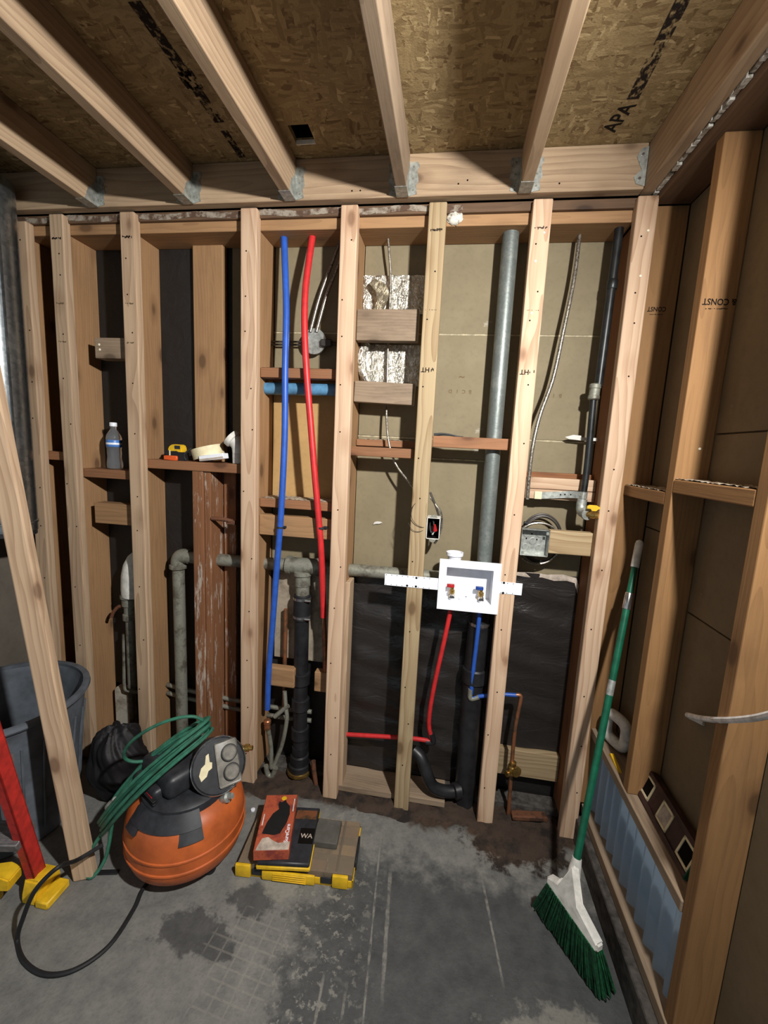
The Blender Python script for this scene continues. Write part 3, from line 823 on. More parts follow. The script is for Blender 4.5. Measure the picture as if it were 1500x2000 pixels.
# right wall rails
def railblock(y0, y1, z0, z1, mat, lab, dust=True, x0=.645, x1=.7342):
    o = board('wall_rail', (x0, y0, z0), (x1, y1, z1), 'y', mat, lab, 'rail', 'rails of the right wall')
    if dust:
        bm = NB(); r = random.Random(int(y0 * 1000))
        sheet(bm, (x0 + .003, y0 + .003, z1), (x1 - x0 - .006, 0, 0), (0, y1 - y0 - .006, 0), 14, 36, lambda s, t: 0.0008 + r.uniform(0, .004))
        O('dust', bm, 'dusty', o, kind='stuff', sharp=60)
railblock(-0.2595, 0.039, 1.412, 1.450, 'old_amber_dim', 'plaster-dusted rail above the broom handle, right wall')
railblock(-0.6335, -0.2985, 1.452, 1.490, 'old_amber_dim', 'plaster-dusted rail between the two orange right-wall studs')
railblock(-0.6335, 0.039, 0.445, 0.478, 'weathered', 'low sill rail above the corrugated sheet', False, .640, .7342)
railblock(-3.0, 0.039, 0.1005, 0.1395, 'weathered', 'bottom plate of the right wall on the low curb', False, .640, .7342)

# ------------------------------------------------------------------ plastic and felt on the wall
def film(name, x0, x1, z0, z1, mat, label, seed, amp=0.004, y=0.172):
    r = random.Random(seed)
    ph = [r.uniform(0, 6) for _ in range(6)]
    def fn(s, t):
        x, z = s * (x1 - x0), t * (z1 - z0)
        e = min(1, s * 10, (1 - s) * 10)
        return e * amp * (math.sin(z * 34 + 3 * math.sin(x * 7 + ph[0]) + ph[1]) * .5 + math.sin(z * 61 + x * 13 + ph[2]) * .35 + math.sin(x * 40 + z * 9 + ph[3]) * .3)
    bm = sheet(NB(), (x0, y, z0), (x1 - x0, 0, 0), (0, 0, z1 - z0), 36, 90, fn)
    return O(name, bm, mat, label=label, cat='plastic sheet', sharp=80)
film('plastic_sheet', -0.385, 0.225, 0.045, 0.985, 'black_film', 'wrinkled black plastic behind the washer box pipes', 1, 0.008, .166)
film('plastic_sheet', 0.229, 0.569, 0.262, 1.055, 'black_film', 'black plastic at the right of the washer box, below the junction box', 2, 0.006, .168)
film('felt_sheet', -1.287, -0.985, 0.04, 2.333, 'black_felt', 'tall black felt strip behind the tape measure bay', 3, 0.002)
film('felt_sheet', -1.589, -1.327, 0.30, 2.333, 'black_felt', 'black felt behind the water bottle', 4, 0.002)
film('felt_sheet', -0.982, -0.807, 0.04, 1.43, 'black_felt', 'dark felt under the ledge beside the blue pipe stud', 5, 0.002)
bm = cube((-0.742, .160, 0.548), (-0.430, .170, 0.985), .002)
O('backing_board', bm, 'grey_board', label='grey fibre board behind the black drain pipe', cat='board')
bm = NB()
def torn(s, t): return 0.002 * math.sin(s * 40) + .004 * math.sin(s * 17 + t * 5)
prism(bm, [(0.30, 1.052), (0.38, 1.058), (0.44, 1.054), (0.50, 1.060), (0.556, 1.05), (0.568, 1.02), (0.567, 0.985), (0.552, 1.028), (0.52, 1.035), (0.47, 1.030), (0.42, 1.040), (0.36, 1.036), (0.31, 1.040)], (.1655, .1675), 'y')
O('torn_paper', bm, 'paper_grey', label='torn pale paper edge on top of the right black plastic', cat='paper')
bm = cube((-1.560, .120, 0.036), (-1.465, .170, 0.30), .01)
O('plaster_chunk', bm, 'plaster', label='pale plaster lump at the foot of the wall behind the trash bag', cat='plaster')

# ------------------------------------------------------------------ blue and red pipes
bl = thing('water_pipe', 'tall blue plastic water pipe running floor to top plate', 'pipe', (-0.70, 0.05, 0.36))
O('tube', tube(NB(), [(-0.6965, .098, 2.345), (-0.692, 0.09, 2.313), (-0.662, 0.045, 2.062), (-0.653, 0.02, 1.827), (-0.65, 0.018, 1.571), (-0.661, 0.02, 1.26), (-0.678, 0.026, 1.04), (-0.701, 0.04, 0.76), (-0.72, 0.05, 0.538), (-0.727, 0.055, 0.349)], 0.0128, 14), 'blue_pex', bl)
O('copper_adapter', lathe(NB(), [(.011, 0), (.0145, .004), (.0145, .03), (.017, .032), (.017, .045), (.012, .05)], (-0.726, 0.055, 0.248), (0, 0, 1), 14), 'copper', bl)
bm = NB(); c = Vector((-0.666, 0.022, 1.195)); lathe(bm, [(.0148, -.004), (.0148, .004)], c, (0.05, 0.02, 1), 16); box(bm, c + Vector((.008, .010, -.004)), c + Vector((.022, .018, .004)))
O('cable_tie', bm, 'black_plastic', bl)
rd = thing('water_pipe', 'tall red plastic water pipe running down to the drain tee', 'pipe', (-0.47, 0.05, 0.8))
O('tube', tube(NB(), [(-0.580, .098, 2.345), (-0.58, 0.09, 2.32), (-0.587, 0.05, 2.138), (-0.581, 0.03, 1.983), (-0.565, 0.02, 1.81), (-0.543, 0.018, 1.615), (-0.521, 0.018, 1.415), (-0.489, 0.024, 1.122), (-0.484, 0.045, 0.941), (-0.48, 0.06, 0.811)], 0.0128, 14), 'red_pex', rd)
bm = NB(); c = Vector((-0.491, 0.022, 1.206)); lathe(bm, [(.0148, -.004), (.0148, .004)], c, (0.05, 0.0, 1), 16); box(bm, c + Vector((.008, .010, -.004)), c + Vector((.024, .018, .005)))
O('cable_tie', bm, 'black_plastic', rd)
O('copper_stub', tube(NB(), [(-0.48, 0.06, 0.823), (-0.476, 0.07, 0.726), (-0.467, 0.08, 0.506)], 0.0105, 12), 'copper', rd)
O('cross_pipe', cyl(NB(), (-0.766, .100, 1.760), (-0.425, .100, 1.763), .0245, 20), 'light_blue', label='short light blue pipe crossing behind the red and blue pipes', cat='pipe')
O('copper_pipe', tube(NB(), [(-0.676, .130, 0.80), (-0.677, .130, 0.5), (-0.676, .128, 0.30)], .0095, 12), 'copper', label='short copper pipe standing left of the black drain pipe', cat='pipe')

# washer supply
w = thing('water_pipe', 'red supply pipe bending down from the white washer box', 'pipe', (0.0, .05, .29))
O('tube', tube(NB(), [(0.053, 0.035, 0.907), (0.037, 0.04, 0.777), (0.012, 0.05, 0.588), (-0.001, 0.06, 0.451), (0, 0.07, 0.361), (0.019, 0.08, 0.296)], .0095, 12), 'red_pex', w)
O('cross_run', tube(NB(), [(0.027, 0.085, 0.284), (-0.081, 0.09, 0.281), (-0.379, 0.1, 0.247)], .0095, 12), 'red_pex', w)
O('elbow', tube(NB(), [(0.011, 0.076, 0.33), (0.022, 0.083, 0.285), (-0.009, 0.086, 0.278)], .0125, 12), 'abs_black', w)
w = thing('water_pipe', 'blue supply pipe below the white washer box, stepping right to copper', 'pipe', (0.16, .05, .53))
O('tube', tube(NB(), [(0.168, 0.035, 0.913), (0.166, 0.045, 0.767), (0.164, 0.055, 0.673), (0.163, 0.06, 0.545)], .0088, 12), 'blue_pex', w)
O('cross_run', tube(NB(), [(0.173, 0.06, 0.528), (0.216, 0.06, 0.543), (0.277, 0.06, 0.558), (0.348, 0.06, 0.564)], .0082, 12), 'blue_pex', w)
O('elbow', tube(NB(), [(0.16, 0.06, 0.567), (0.163, 0.06, 0.524), (0.196, 0.06, 0.535)], .0105, 12), 'galv_old', w)
cp = thing('copper_riser', 'thin copper riser with brass stop valve near the floor', 'pipe', (0.362, 0.06, 0.015))
O('tube', tube(NB(), [(0.344, 0.06, 0.565), (0.362, 0.06, 0.563), (0.363, 0.06, 0.534), (0.357, 0.06, 0.469), (0.353, 0.06, 0.399), (0.355, 0.06, 0.257), (0.362, 0.06, 0.015)], .0082, 12, 5), 'copper', cp)
c = Vector((0.358, 0.055, 0.238))
O('valve_body', lathe(NB(), [(.010, -.03), (.016, -.026), (.016, -.012), (.020, -.008), (.020, .008), (.014, .012), (.014, .028), (.010, .03)], c, (0, 0, 1), 14), 'brass', cp)
O('valve_handle', lathe(NB(), [(.006, 0), (.006, .022), (.021, .024), (.021, .031), (.006, .033)], c, (0.5, -0.85, .1), 14), 'brass', cp)
O('valve_handle', lathe(NB(), [(.007, 0), (.007, .018), (.012, .020), (.012, .030)], c + Vector((0, 0, -.02)), (-0.8, -0.5, .0), 12), 'brass', cp)

# ------------------------------------------------------------------ drain and vent pipes
v = thing('vent_pipe', 'tall grey galvanized vent pipe between the two studs of the washer box', 'pipe', (.172, .10, 0.0))
O('tube', tube(NB(), [(.170, .100, 2.345), (.172, .100, 1.6), (.176, .100, 0.93)], .0295, 24), 'vent_grey', v)
O('coupling', lathe(NB(), [(.034, 0), (.041, .004), (.041, .03), (.036, .034), (.036, .085), (.041, .089), (.041, .12), (.033, .124)], (.176, .100, 0.81), (0, 0, 1), 24), 'abs_black', v)
O('clamp_band', lathe(NB(), [(.0425, 0), (.0425, .012)], (.176, .100, 0.835), (0, 0, 1), 24), 'chrome', v)
O('lower_pipe', tube(NB(), [(.176, .100, 0.83), (.172, .100, .5), (.176, .10, .004)], .044, 20), 'abs_black', v)
O('hub', lathe(NB(), [(.044, 0), (.052, .004), (.052, .06), (.046, .066)], (.1745, .100, 0.58), (0, 0, 1), 20), 'abs_black', v)
tr = thing('floor_trap', 'glossy dark elbow drain on the floor beside the vent pipe', 'pipe', (.05, .06, 0.0))
O('bend', tube(NB(), [(-0.06, 0.09, 0.227), (-0.026, 0.075, 0.207), (0, 0.06, 0.161), (0.033, 0.05, 0.101), (0.086, 0.06, 0.076), (0.135, 0.075, 0.072)], .026, 16), 'abs_black', tr)
O('hub', lathe(NB(), [(.028, 0), (.034, .004), (.034, .03), (.028, .034)], (0.125, 0.065, 0.077), (0.9, .35, .1), 16), 'abs_black', tr)

hp = thing('waste_pipe', 'old grey horizontal waste pipe with elbow and tee across the wall', 'pipe', (-0.8, .12, 1.0))
O('tube', tube(NB(), [(-1.150, .118, 1.004), (-0.9, .118, 1.005), (-0.654, .118, 1.010)], .0275, 20), 'galv_old', hp)
O('tube', tube(NB(), [(-0.53, .118, 1.012), (-0.2, .118, 1.014), (0.135, .115, 1.018)], .0265, 20), 'galv_old', hp)
O('riser', tube(NB(), [(-1.192, .118, 0.95), (-1.190, .118, 0.5), (-1.190, .118, 0.04)], .0265, 20), 'galv_old', hp)
O('elbow', tube(NB(), [(-1.192, .118, 0.955), (-1.188, .118, 0.99), (-1.172, .118, 1.006), (-1.135, .118, 1.006)], .033, 18), 'galv_old', hp)
O('elbow_collar', lathe(NB(), [(.0345, 0), (.0385, .003), (.0385, .018), (.0345, .021)], (-1.192, .118, 0.945), (0, 0, 1), 20), 'galv_old', hp)
bm = NB(); tube(bm, [(-0.665, .118, 1.010), (-0.52, .118, 1.012)], .036, 20, 1)
for x in (-0.668, -0.532): lathe(bm, [(.040, 0), (.040, .018)], (x, .118, 1.011), (1, 0, 0.01), 20)
O('tee', bm, 'galv_old', hp)
O('tee_outlet', lathe(NB(), [(.034, 0), (.034, .045), (.041, .048), (.041, .064), (.034, .066)], (-0.594, .112, 0.925), (0, 0, 1), 20), 'galv_old', hp)
dr = thing('drain_pipe', 'black drain pipe with two banded couplings below the tee', 'pipe', (-0.594, .112, 0.0))
O('neck', cyl(NB(), (-0.594, .112, 0.925), (-0.594, .112, 0.88), .030, 20), 'galv_old', dr)
O('rubber_coupling', lathe(NB(), [(.034, 0), (.038, .004), (.038, .115), (.034, .119)], (-0.594, .112, 0.765), (0, 0, 1), 20), 'black_rubber', dr)
for z in (0.862, 0.778):
    b = O('clamp_band', lathe(NB(), [(.0395, 0), (.0395, .011)], (-0.594, .112, z), (0, 0, 1), 24), 'chrome', dr)
    O('clamp_screw', cyl(NB(), (-0.570, .076, z + .006), (-0.545, .080, z + .006), .005, 8), 'chrome', b)
O('tube', tube(NB(), [(-0.594, .112, 0.768), (-0.592, .110, 0.4), (-0.588, .108, 0.15)], .0325, 20), 'abs_black', dr)
for z in (.46, .335, .19): O('hub', lathe(NB(), [(.033, 0), (.0405, .005), (.0405, .055), (.034, .06)], (-0.590, .109, z), (0, 0, 1), 20), 'abs_black', dr)
O('cleanout', lathe(NB(), [(.050, 0), (.050, .03), (.043, .034), (.043, .075), (.036, .08), (.036, .12)], (-0.588, .106, 0.034), (0, 0, 1), 20), 'abs_black', dr)
O('floor_ring', lathe(NB(), [(.056, 0), (.056, .014), (.050, .016)], (-0.588, .106, 0.022), (0, 0, 1), 20), 'brass', dr)
sd = thing('drain_tube', 'thin grey bent tube joining the blue pipe to the floor drain', 'pipe', (-0.66, .08, .05))
O('tube', tube(NB(), [(-0.66, 0.09, 0.425), (-0.652, 0.085, 0.353), (-0.644, 0.08, 0.294), (-0.662, 0.08, 0.176), (-0.686, 0.075, 0.097), (-0.703, 0.07, 0.046)], .0095, 10), 'galv_old', sd)
O('branch', tube(NB(), [(-0.701, 0.075, 0.302), (-0.674, 0.08, 0.328), (-0.64, 0.085, 0.36)], .0105, 10), 'galv_old', sd)
O('floor_bend', tube(NB(), [(-0.732, 0.06, 0.062), (-0.724, 0.06, 0.019), (-0.701, 0.06, 0.015), (-0.687, 0.06, 0.057)], .012, 10), 'galv_old', sd)
O('lower_tube', tube(NB(), [(-0.722, 0.055, 0.249), (-0.71, 0.06, 0.157), (-0.707, 0.06, 0.053)], .010, 10), 'galv_old', sd)
for za, zb, lab in ((.305, .300, 'upper of two thin pipes running low along the wall behind the compressor'), (.262, .255, 'lower of two thin pipes running low along the wall behind the compressor')):
    O('low_pipe', tube(NB(), [(-1.285, .146, za + .035), (-1.1, .146, za + .015), (-0.765, .146, zb), (-0.55, .150, zb)], .0105, 12), 'galv_old', label=lab, cat='pipe', group='thin low pipes')
O('floor_stub', tube(NB(), [(-0.51, 0.07, 0.115), (-0.505, 0.065, 0.07), (-0.49, 0.06, -0.001)], .0105, 10), 'rust', label='short rusty pipe stub on the floor right of the drain cleanout', cat='pipe')
O('wood_scrap', cube((-.075, -.018, 0), (.075, .018, .022), .004, M=Matrix.Translation((.445, .055, .016)) @ Matrix.Rotation(math.radians(8), 4, 'Z')), 'rust', label='dark scrap of wood on the dirt beside the copper riser', cat='wood scrap')
sp = thing('stub_vent', 'dirty white capped stub pipe with fittings behind the trash bag', 'pipe', (-1.44, .09, .3))
O('hood', lathe(NB(), [(.046, 0), (.050, .03), (.052, .10), (.046, .15), (.03, .19), (.012, .21), (0, .214)], (-1.412, .095, 0.80), (.1, 0, 1), 20), 'white_dirty', sp)
O('fitting', lathe(NB(), [(.022, 0), (.032, .004), (.032, .03), (.026, .034), (.026, .07), (.034, .074), (.034, .105), (.04, .11), (.04, .125)], (-1.428, .095, 0.68), (0, 0, 1), 16), 'galv_old', sp)
O('stem', tube(NB(), [(-1.428, .095, 0.69), (-1.430, .095, 0.5), (-1.43, .095, .34)], .021, 14), 'galv_old', sp)
O('side_valve', tube(NB(), [(-1.44, .09, .74), (-1.475, .085, .745), (-1.50, .08, .72), (-1.515, .08, .69)], .008, 8), 'rust', sp)
O('side_tube', tube(NB(), [(-1.470, .10, .60), (-1.475, .10, .45), (-1.478, .10, .335), (-1.46, .10, .312), (-1.38, .11, .305), (-1.33, .12, .302)], .0085, 10, 8), 'galv_old', sp)
rs = thing('rusty_bracket', 'small rusty pipe stub poking out beside the painted boards', 'pipe', (-.95, .07, 1.2))
O('stub', tube(NB(), [(-0.985, .052, 1.205), (-0.93, .055, 1.203), (-0.90, .07, 1.195)], .009, 10), 'rust', rs)
O('flange', cube((-0.925, .060, 1.180), (-0.885, .074, 1.200), .003), 'rust', rs)

# ------------------------------------------------------------------ gas pipe
gp = thing('gas_pipe', 'black steel gas pipe with yellow valve in the right corner', 'pipe', (.52, .08, 1.36))
O('tube', tube(NB(), [(.534, .080, 2.345), (.527, .080, 1.80)], .0150, 16, 1), 'gas_black', gp)
O('tube', tube(NB(), [(.5145, .080, 1.765), (.520, .078, 1.5), (.5145, .072, 1.375)], .0120, 16, 4), 'gas_black', gp)
O('coupling', lathe(NB(), [(.016, 0), (.0205, .004), (.0205, .014), (.0185, .016), (.0185, .040), (.0205, .042), (.0205, .054), (.017, .058)], (.515, .080, 1.752), (.02, 0, 1), 16), 'galv_old', gp)
O('coupling', lathe(NB(), [(.0165, 0), (.018, .003), (.018, .03), (.0165, .033)], (.5325, .080, 2.135), (.02, 0, 1), 16), 'gas_black', gp)
O('elbow', tube(NB(), [(.5145, .072, 1.385), (.513, .070, 1.355), (.515, .058, 1.338), (.522, .03, 1.334)], .0185, 16), 'galv_new', gp)
O('elbow_collar', lathe(NB(), [(.0215, 0), (.0215, .012)], (.522, .034, 1.334), (.2, -1, 0), 16), 'galv_new', gp)
vb = O('valve_body', lathe(NB(), [(.011, 0), (.011, .010), (.0145, .013), (.0145, .028), (.011, .031), (.011, .042)], (.525, .028, 1.334), (.8, -.6, 0), 14), 'brass', gp)
bm = NB()
prism(bm, [(.514, 1.366), (.522, 1.371), (.546, 1.371), (.555, 1.366), (.573, 1.365), (.573, 1.360), (.553, 1.357), (.546, 1.350), (.532, 1.350), (.527, 1.357), (.514, 1.358)], (.002, .010), 'y')
O('valve_handle', bm, 'yellow', gp)
stp = thing('pipe_strap', 'bent galvanized strap holding the gas pipe to the block', 'strap', (.43, .09, 1.39))
bm = NB()
tube_pts = [(.357, .102, 1.385), (.42, .098, 1.392), (.47, .088, 1.398), (.500, .070, 1.400), (.512, .058, 1.400), (.528, .066, 1.400), (.534, .084, 1.400)]
P_ = spline(tube_pts, 5)
ra = [[bm.verts.new(p + Vector((0, 0, s * .013))) for s in (-1, 1)] for p in P_]
rb = [[bm.verts.new(p + Vector((0, -.0015, s * .013))) for s in (-1, 1)] for p in P_]
for a, b, c_, d in zip(ra, ra[1:], rb, rb[1:]):
    bm.faces.new((a[0], b[0], b[1], a[1])); bm.faces.new((c_[0], c_[1], d[1], d[0])); bm.faces.new((a[0], c_[0], d[0], b[0])); bm.faces.new((a[1], b[1], d[1], c_[1]))
O('band', bm, 'galv_new', stp)
O('screw_holes', dots(NB(), [(.44, .0925, 1.395), (.455, .0895, 1.397), (.475, .0845, 1.398)], .003, (-.2, -1, 0)), 'hole_dark', stp, kind='stuff')
O('paper_tag', cube((.345, .0985, 1.372), (.372, .1015, 1.402), .0005), 'cream', stp)
ws = thing('metal_clip', 'small white metal clip behind the gas pipe', 'clip', (.5, .14, 1.62))
O('flag', prism(NB(), [(.445, 1.617), (.475, 1.626), (.505, 1.624), (.505, 1.606), (.480, 1.608), (.460, 1.609)], (.14, .142), 'y'), 'white_dirty', ws)
O('arm', cube((.500, .140, 1.606), (.566, .143, 1.618), .0005), 'white_dirty', ws)

# ------------------------------------------------------------------ cables and boxes
O('armored_cable', tube(NB(), [(0.413, 0.125, 2.356), (0.414, 0.12, 2.316), (0.408, 0.11, 2.174), (0.388, 0.1, 1.993), (0.367, 0.09, 1.826), (0.331, 0.075, 1.692), (0.313, 0.06, 1.577), (0.31, 0.058, 1.471), (0.312, 0.06, 1.372)], .0072, 10), 'wire_silver', label='twisted silver cable curving down to the square junction box', cat='cable')
jb = thing('junction_box', 'square galvanized junction box with empty knockouts', 'electrical box', (.350, .03, 1.155))
bm = NB(); x0, x1, z0, z1, yf, yb = .2985, .4015, 1.158, 1.260, .030, .070
T = .0016
for a, b in (((x0, yf, z0), (x0 + T, yb, z1)), ((x1 - T, yf, z0), (x1, yb, z1)), ((x0, yf, z0), (x1, yb, z0 + T)), ((x0, yf, z1 - T), (x1, yb, z1))): box(bm, a, b, .0004)
O('box_sides', bm, 'galv_new', jb)
O('box_back', cube((x0, yb - T, z0), (x1, yb, z1)), 'galv_new', jb)
for (dx, dz, r) in ((.026, .026, .014), (.076, .026, .014), (.026, .076, .012), (.076, .078, .012), (.051, .051, .015)):
    O('knockout', lathe(NB(), [(r, 0), (r, .001), (r * .85, .0014), (r * .85, .0006)], (x0 + dx, yb - T, z0 + dz), (0, -1, 0), 18), 'galv_new', jb)
O('screw_holes', dots(NB(), [(x0 + .045, yb - T - .0002, z0 + .080), (x0 + .026, yb - T - .0002, z0 + .060), (x0 + .065, yb - T - .0002, z0 + .058)], .0035), 'hole_dark', jb, kind='stuff')
for dx, dz in ((.004, .006), (.090, .085)):
    O('screw_tab', cube((x0 + dx, yf, z0 + dz), (x0 + dx + .010, yf + .002, z0 + dz + .012), .0004), 'galv_new', jb)
cc = thing('cable_coil', 'coiled dark cable behind the square junction box', 'cable', (.38, .12, 1.09))
def coil(c, rx, rz, turns, seed, y, amp=.006):
    r = random.Random(seed); pts = []
    n = 14 * turns
    for i in range(n + 1):
        a = 2 * math.pi * i / 14
        k = 1 + .06 * math.sin(a * .37 + seed)
        pts.append((c[0] + rx * k * math.cos(a), y + amp * math.sin(a * .31 + seed), c[1] + rz * k * math.sin(a)))
    return pts
O('coil', tube(NB(), coil((.392, 1.21), .075, .094, 3, 1, .125), .0042, 8, 3), 'cable_dark', cc)
O('loop', tube(NB(), coil((.380, 1.19), .088, .083, 1, 2, .112), .0040, 8, 3), 'wire_silver', cc)
O('end_cap', cyl(NB(), (.318, .118, 1.272), (.333, .118, 1.270), .0062, 10), 'black_rubber', cc)

gb = thing('switch_box', 'single gang switch box with red wire nut on the yellowish stud', 'electrical box', (-.04, .03, 1.20))
x0, x1, z0, z1, yf, yb = -.0635, -.012, 1.200, 1.284, -.003, .060
bm = NB()
for a, b in (((x0, yf, z0), (x0 + .003, yb, z1)), ((x1 - .003, yf, z0), (x1, yb, z1)), ((x0, yf, z0), (x1, yb, z0 + .003)), ((x0, yf, z1 - .003), (x1, yb, z1))): box(bm, a, b, .0006)
O('shell', bm, 'white_dirty', gb)
O('back', cube((x0 + .003, yb - .004, z0 + .003), (x1 - .003, yb, z1 - .003)), 'hole_dark', gb)
bm = NB()
for a, b in (((x0 + .0032, yf + .004, z0 + .0032), (x0 + .0045, yb - .004, z1 - .0032)), ((x1 - .0045, yf + .004, z0 + .0032), (x1 - .0032, yb - .004, z1 - .0032)), ((x0 + .0045, yf + .004, z0 + .0032), (x1 - .0045, yb - .004, z0 + .0045)), ((x0 + .0045, yf + .004, z1 - .0045), (x1 - .0045, yb - .004, z1 - .0032))): box(bm, a, b)
O('liner', bm, 'hole_dark', gb, smooth=False)
for z in (z1, z0):
    s = 1 if z == z1 else -1
    O('ear', prism(NB(), [(-.052, z), (-.048, z + s * .008), (-.042, z + s * .012), (-.034, z + s * .012), (-.028, z + s * .008), (-.024, z)], (yf, yf + .002), 'y'), 'galv_old', gb)
O('wire_nut', lathe(NB(), [(.009, 0), (.008, .008), (.0055, .02), (.0045, .026), (0, .028)], (-.030, .012, 1.232), (-.1, -.35, 1), 12), 'handle_red', gb)
O('wire', tube(NB(), [(-.05, .05, 1.27), (-.052, .02, 1.25), (-.046, .012, 1.225), (-.036, .012, 1.228), (-.038, .02, 1.262), (-.044, .018, 1.275)], .0035, 8), 'black_rubber', gb)
O('wire', tube(NB(), [(-.03, .05, 1.22), (-.040, .015, 1.215), (-.032, .012, 1.232)], .0030, 8), 'white_dirty', gb)
O('loose_wire', tube(NB(), [(-.062, .006, 1.243), (-.085, -.004, 1.245), (-.112, -.008, 1.262), (-.125, -.01, 1.29), (-.121, -.008, 1.32), (-.112, -.004, 1.335)], .0011, 6), 'black_rubber', gb)
O('loose_wire', tube(NB(), [(-.062, .006, 1.240), (-.09, -.004, 1.226), (-.118, -.006, 1.232), (-.135, -.002, 1.258)], .0009, 6), 'black_rubber', gb)
for k_, (dx, dz) in enumerate(((0, 0), (.012, -.02))):
    O('box_cable', tube(NB(), [(-.060 + dx * .3, .060, 1.375 + dz), (-.045 + dx, .055, 1.345 + dz), (-.026 + dx, .058, 1.30), (-.012 + dx * .5, .07, 1.25), (-.014, .08, 1.20), (-.03, .085, 1.165)], .0046, 8), 'wire_silver' if k_ else 'cable_dark', gb)

O('silver_cable', tube(NB(), [(-0.289, 0.12, 2.361), (-0.281, 0.125, 2.294), (-0.271, 0.135, 2.205), (-0.27, 0.14, 2.093), (-0.269, 0.14, 1.937), (-0.264, 0.135, 1.777), (-0.259, 0.12, 1.674), (-0.247, 0.1, 1.592), (-0.23, 0.09, 1.531), (-0.202, 0.085, 1.471), (-0.145, 0.07, 1.407), (-.10, .06, 1.35)], .0046, 10), 'wire_silver', label='thin silver cable dropping past the foil and weathered blocks', cat='cable')
ob = thing('ceiling_box', 'round metal octagon box on a bar hanger behind the red pipe', 'electrical box', (-.576, .15, 1.91))
c = Vector((-.576, .135, 1.958))
bm = NB(); lathe(bm, [(.048, 0), (.048, -.032), (.046, -.034), (0, -.034)], c, (0, -1, 0), 8)
bm2 = NB(); lathe(bm2, [(.048, .0), (.051, .001), (.051, .0), (.046, -.001), (.046, -.03), (.020, -.030), (0, -.030)], c, (0, -1, 0), 24)
O('can', bm2, 'galv_new', ob); bm.free()
O('knockout', dots(NB(), [(c.x + dx, c.y + .029, c.z + dz) for dx, dz in ((-.02, .02), (.018, .022), (-.004, -.02), (.022, -.012))], .008, h=.003, n=12), 'galv_old', ob, kind='stuff')
for dz in (0.008, -0.004):
    O('bar_hanger', cyl(NB(), (-.766, .150, 1.950 + dz), (-.425, .150, 1.952 + dz), .004, 8), 'cable_dark', ob)
O('clamp', cube((-.545, .118, 1.935), (-.498, .134, 1.965), .004), 'cable_dark', ob)
for i_, (a, b) in enumerate((((-0.591, 0.13, 1.994), (-0.501, 0.13, 2.271)), ((-0.565, 0.13, 1.994), (-0.476, 0.13, 2.261)))):
    O('feed_cable', tube(NB(), [a, ((a[0] + b[0]) / 2 - .008, .13, (a[2] + b[2]) / 2), b, (b[0] + .03, .13, b[2] + .09)], .0065, 10), 'wire_silver', ob)

fo = thing('foil_duct_wrap', 'crumpled silver foil insulation behind the weathered blocks', 'insulation', (-.27, .16, 1.8))
r_ = random.Random(21)
def crumple(s, t): return r_.uniform(-.0022, .0022) + .003 * math.sin(s * 30) 
O('foil_sheet', sheet(NB(), (-.384, .164, 2.075), (.245, 0, 0), (0, 0, .145), 40, 24, crumple), 'foil', fo, sharp=70)
O('foil_sheet', sheet(NB(), (-.384, .164, 1.795), (.250, 0, 0), (0, 0, .16), 40, 24, crumple), 'foil', fo, sharp=70)
bm = NB(); tube(bm, [(-.345, .155, 1.80), (-.372, .14, 1.85), (-.376, .13, 1.90), (-.360, .14, 1.955)], .02, 10)
for v_ in bm.verts: v_.co += Vector((r_.uniform(-.002, .002), r_.uniform(-.002, .002), r_.uniform(-.002, .002)))
O('foil_roll', bm, 'foil', fo, sharp=70)
bm = NB()
prism(bm, [(-.352, 2.175), (-.335, 2.195), (-.300, 2.180), (-.282, 2.165), (-.272, 2.140), (-.282, 2.110), (-.300, 2.075), (-.335, 2.068), (-.318, 2.110), (-.325, 2.145)], (.120, .138), 'y')
O('tape_flap', bm, 'foil_tape', fo)
O('paper_scrap', prism(NB(), [(-.302, 1.209), (-.296, 1.220), (-.284, 1.224), (-.270, 1.223), (-.262, 1.219), (-.276, 1.214), (-.288, 1.213)], (.170, .177), 'y'), 'white_dirty', label='small torn white scrap stuck on the tan sheathing', cat='paper')
O('black_pick', tube(NB(), [(-.060, .048, 1.599), (-.03, .05, 1.603), (.0, .05, 1.602), (.03, .05, 1.5975), (.052, .05, 1.5975)], .004, 8, rad=lambda t: .0065 * (1 - .75 * t)), 'black_plastic', label='small black tool lying on the block beside the vent pipe', cat='tool')

# ------------------------------------------------------------------ washer outlet box
wb_ = thing('washer_box', 'white plastic washer outlet box with red and blue valves', 'outlet box', (.113, .03, .92))
x0, x1, z0, z1 = -.003, .231, .924, 1.126
bi = (.026, .203, .960, 1.096)           # recess opening
bm = NB()
yf = -.006
for a, b in (((x0, z0), (x1, bi[2])), ((x0, bi[3]), (x1, z1)), ((x0, bi[2]), (bi[0], bi[3])), ((bi[1], bi[2]), (x1, bi[3]))):
    box(bm, (a[0], yf, a[1]), (b[0], -.0005, b[1]))
bmesh.ops.remove_doubles(bm, verts=bm.verts[:], dist=.0002)
O('face_frame', bm, 'white_plastic', wb_, smooth=False)
bm = NB(); yb = .062; T = .003
for a, b in (((bi[0] - T, -.0004, bi[2] - T), (bi[0], yb, bi[3] + T)), ((bi[1], -.0004, bi[2] - T), (bi[1] + T, yb, bi[3] + T)), ((bi[0], -.0004, bi[2] - T), (bi[1], yb, bi[2])), ((bi[0], -.0004, bi[3]), (bi[1], yb, bi[3] + T))): box(bm, a, b)
box(bm, (bi[0] - T, yb, bi[2] - T), (bi[1] + T, yb + T, bi[3] + T))
O('recess', bm, 'white_plastic', wb_, smooth=False)
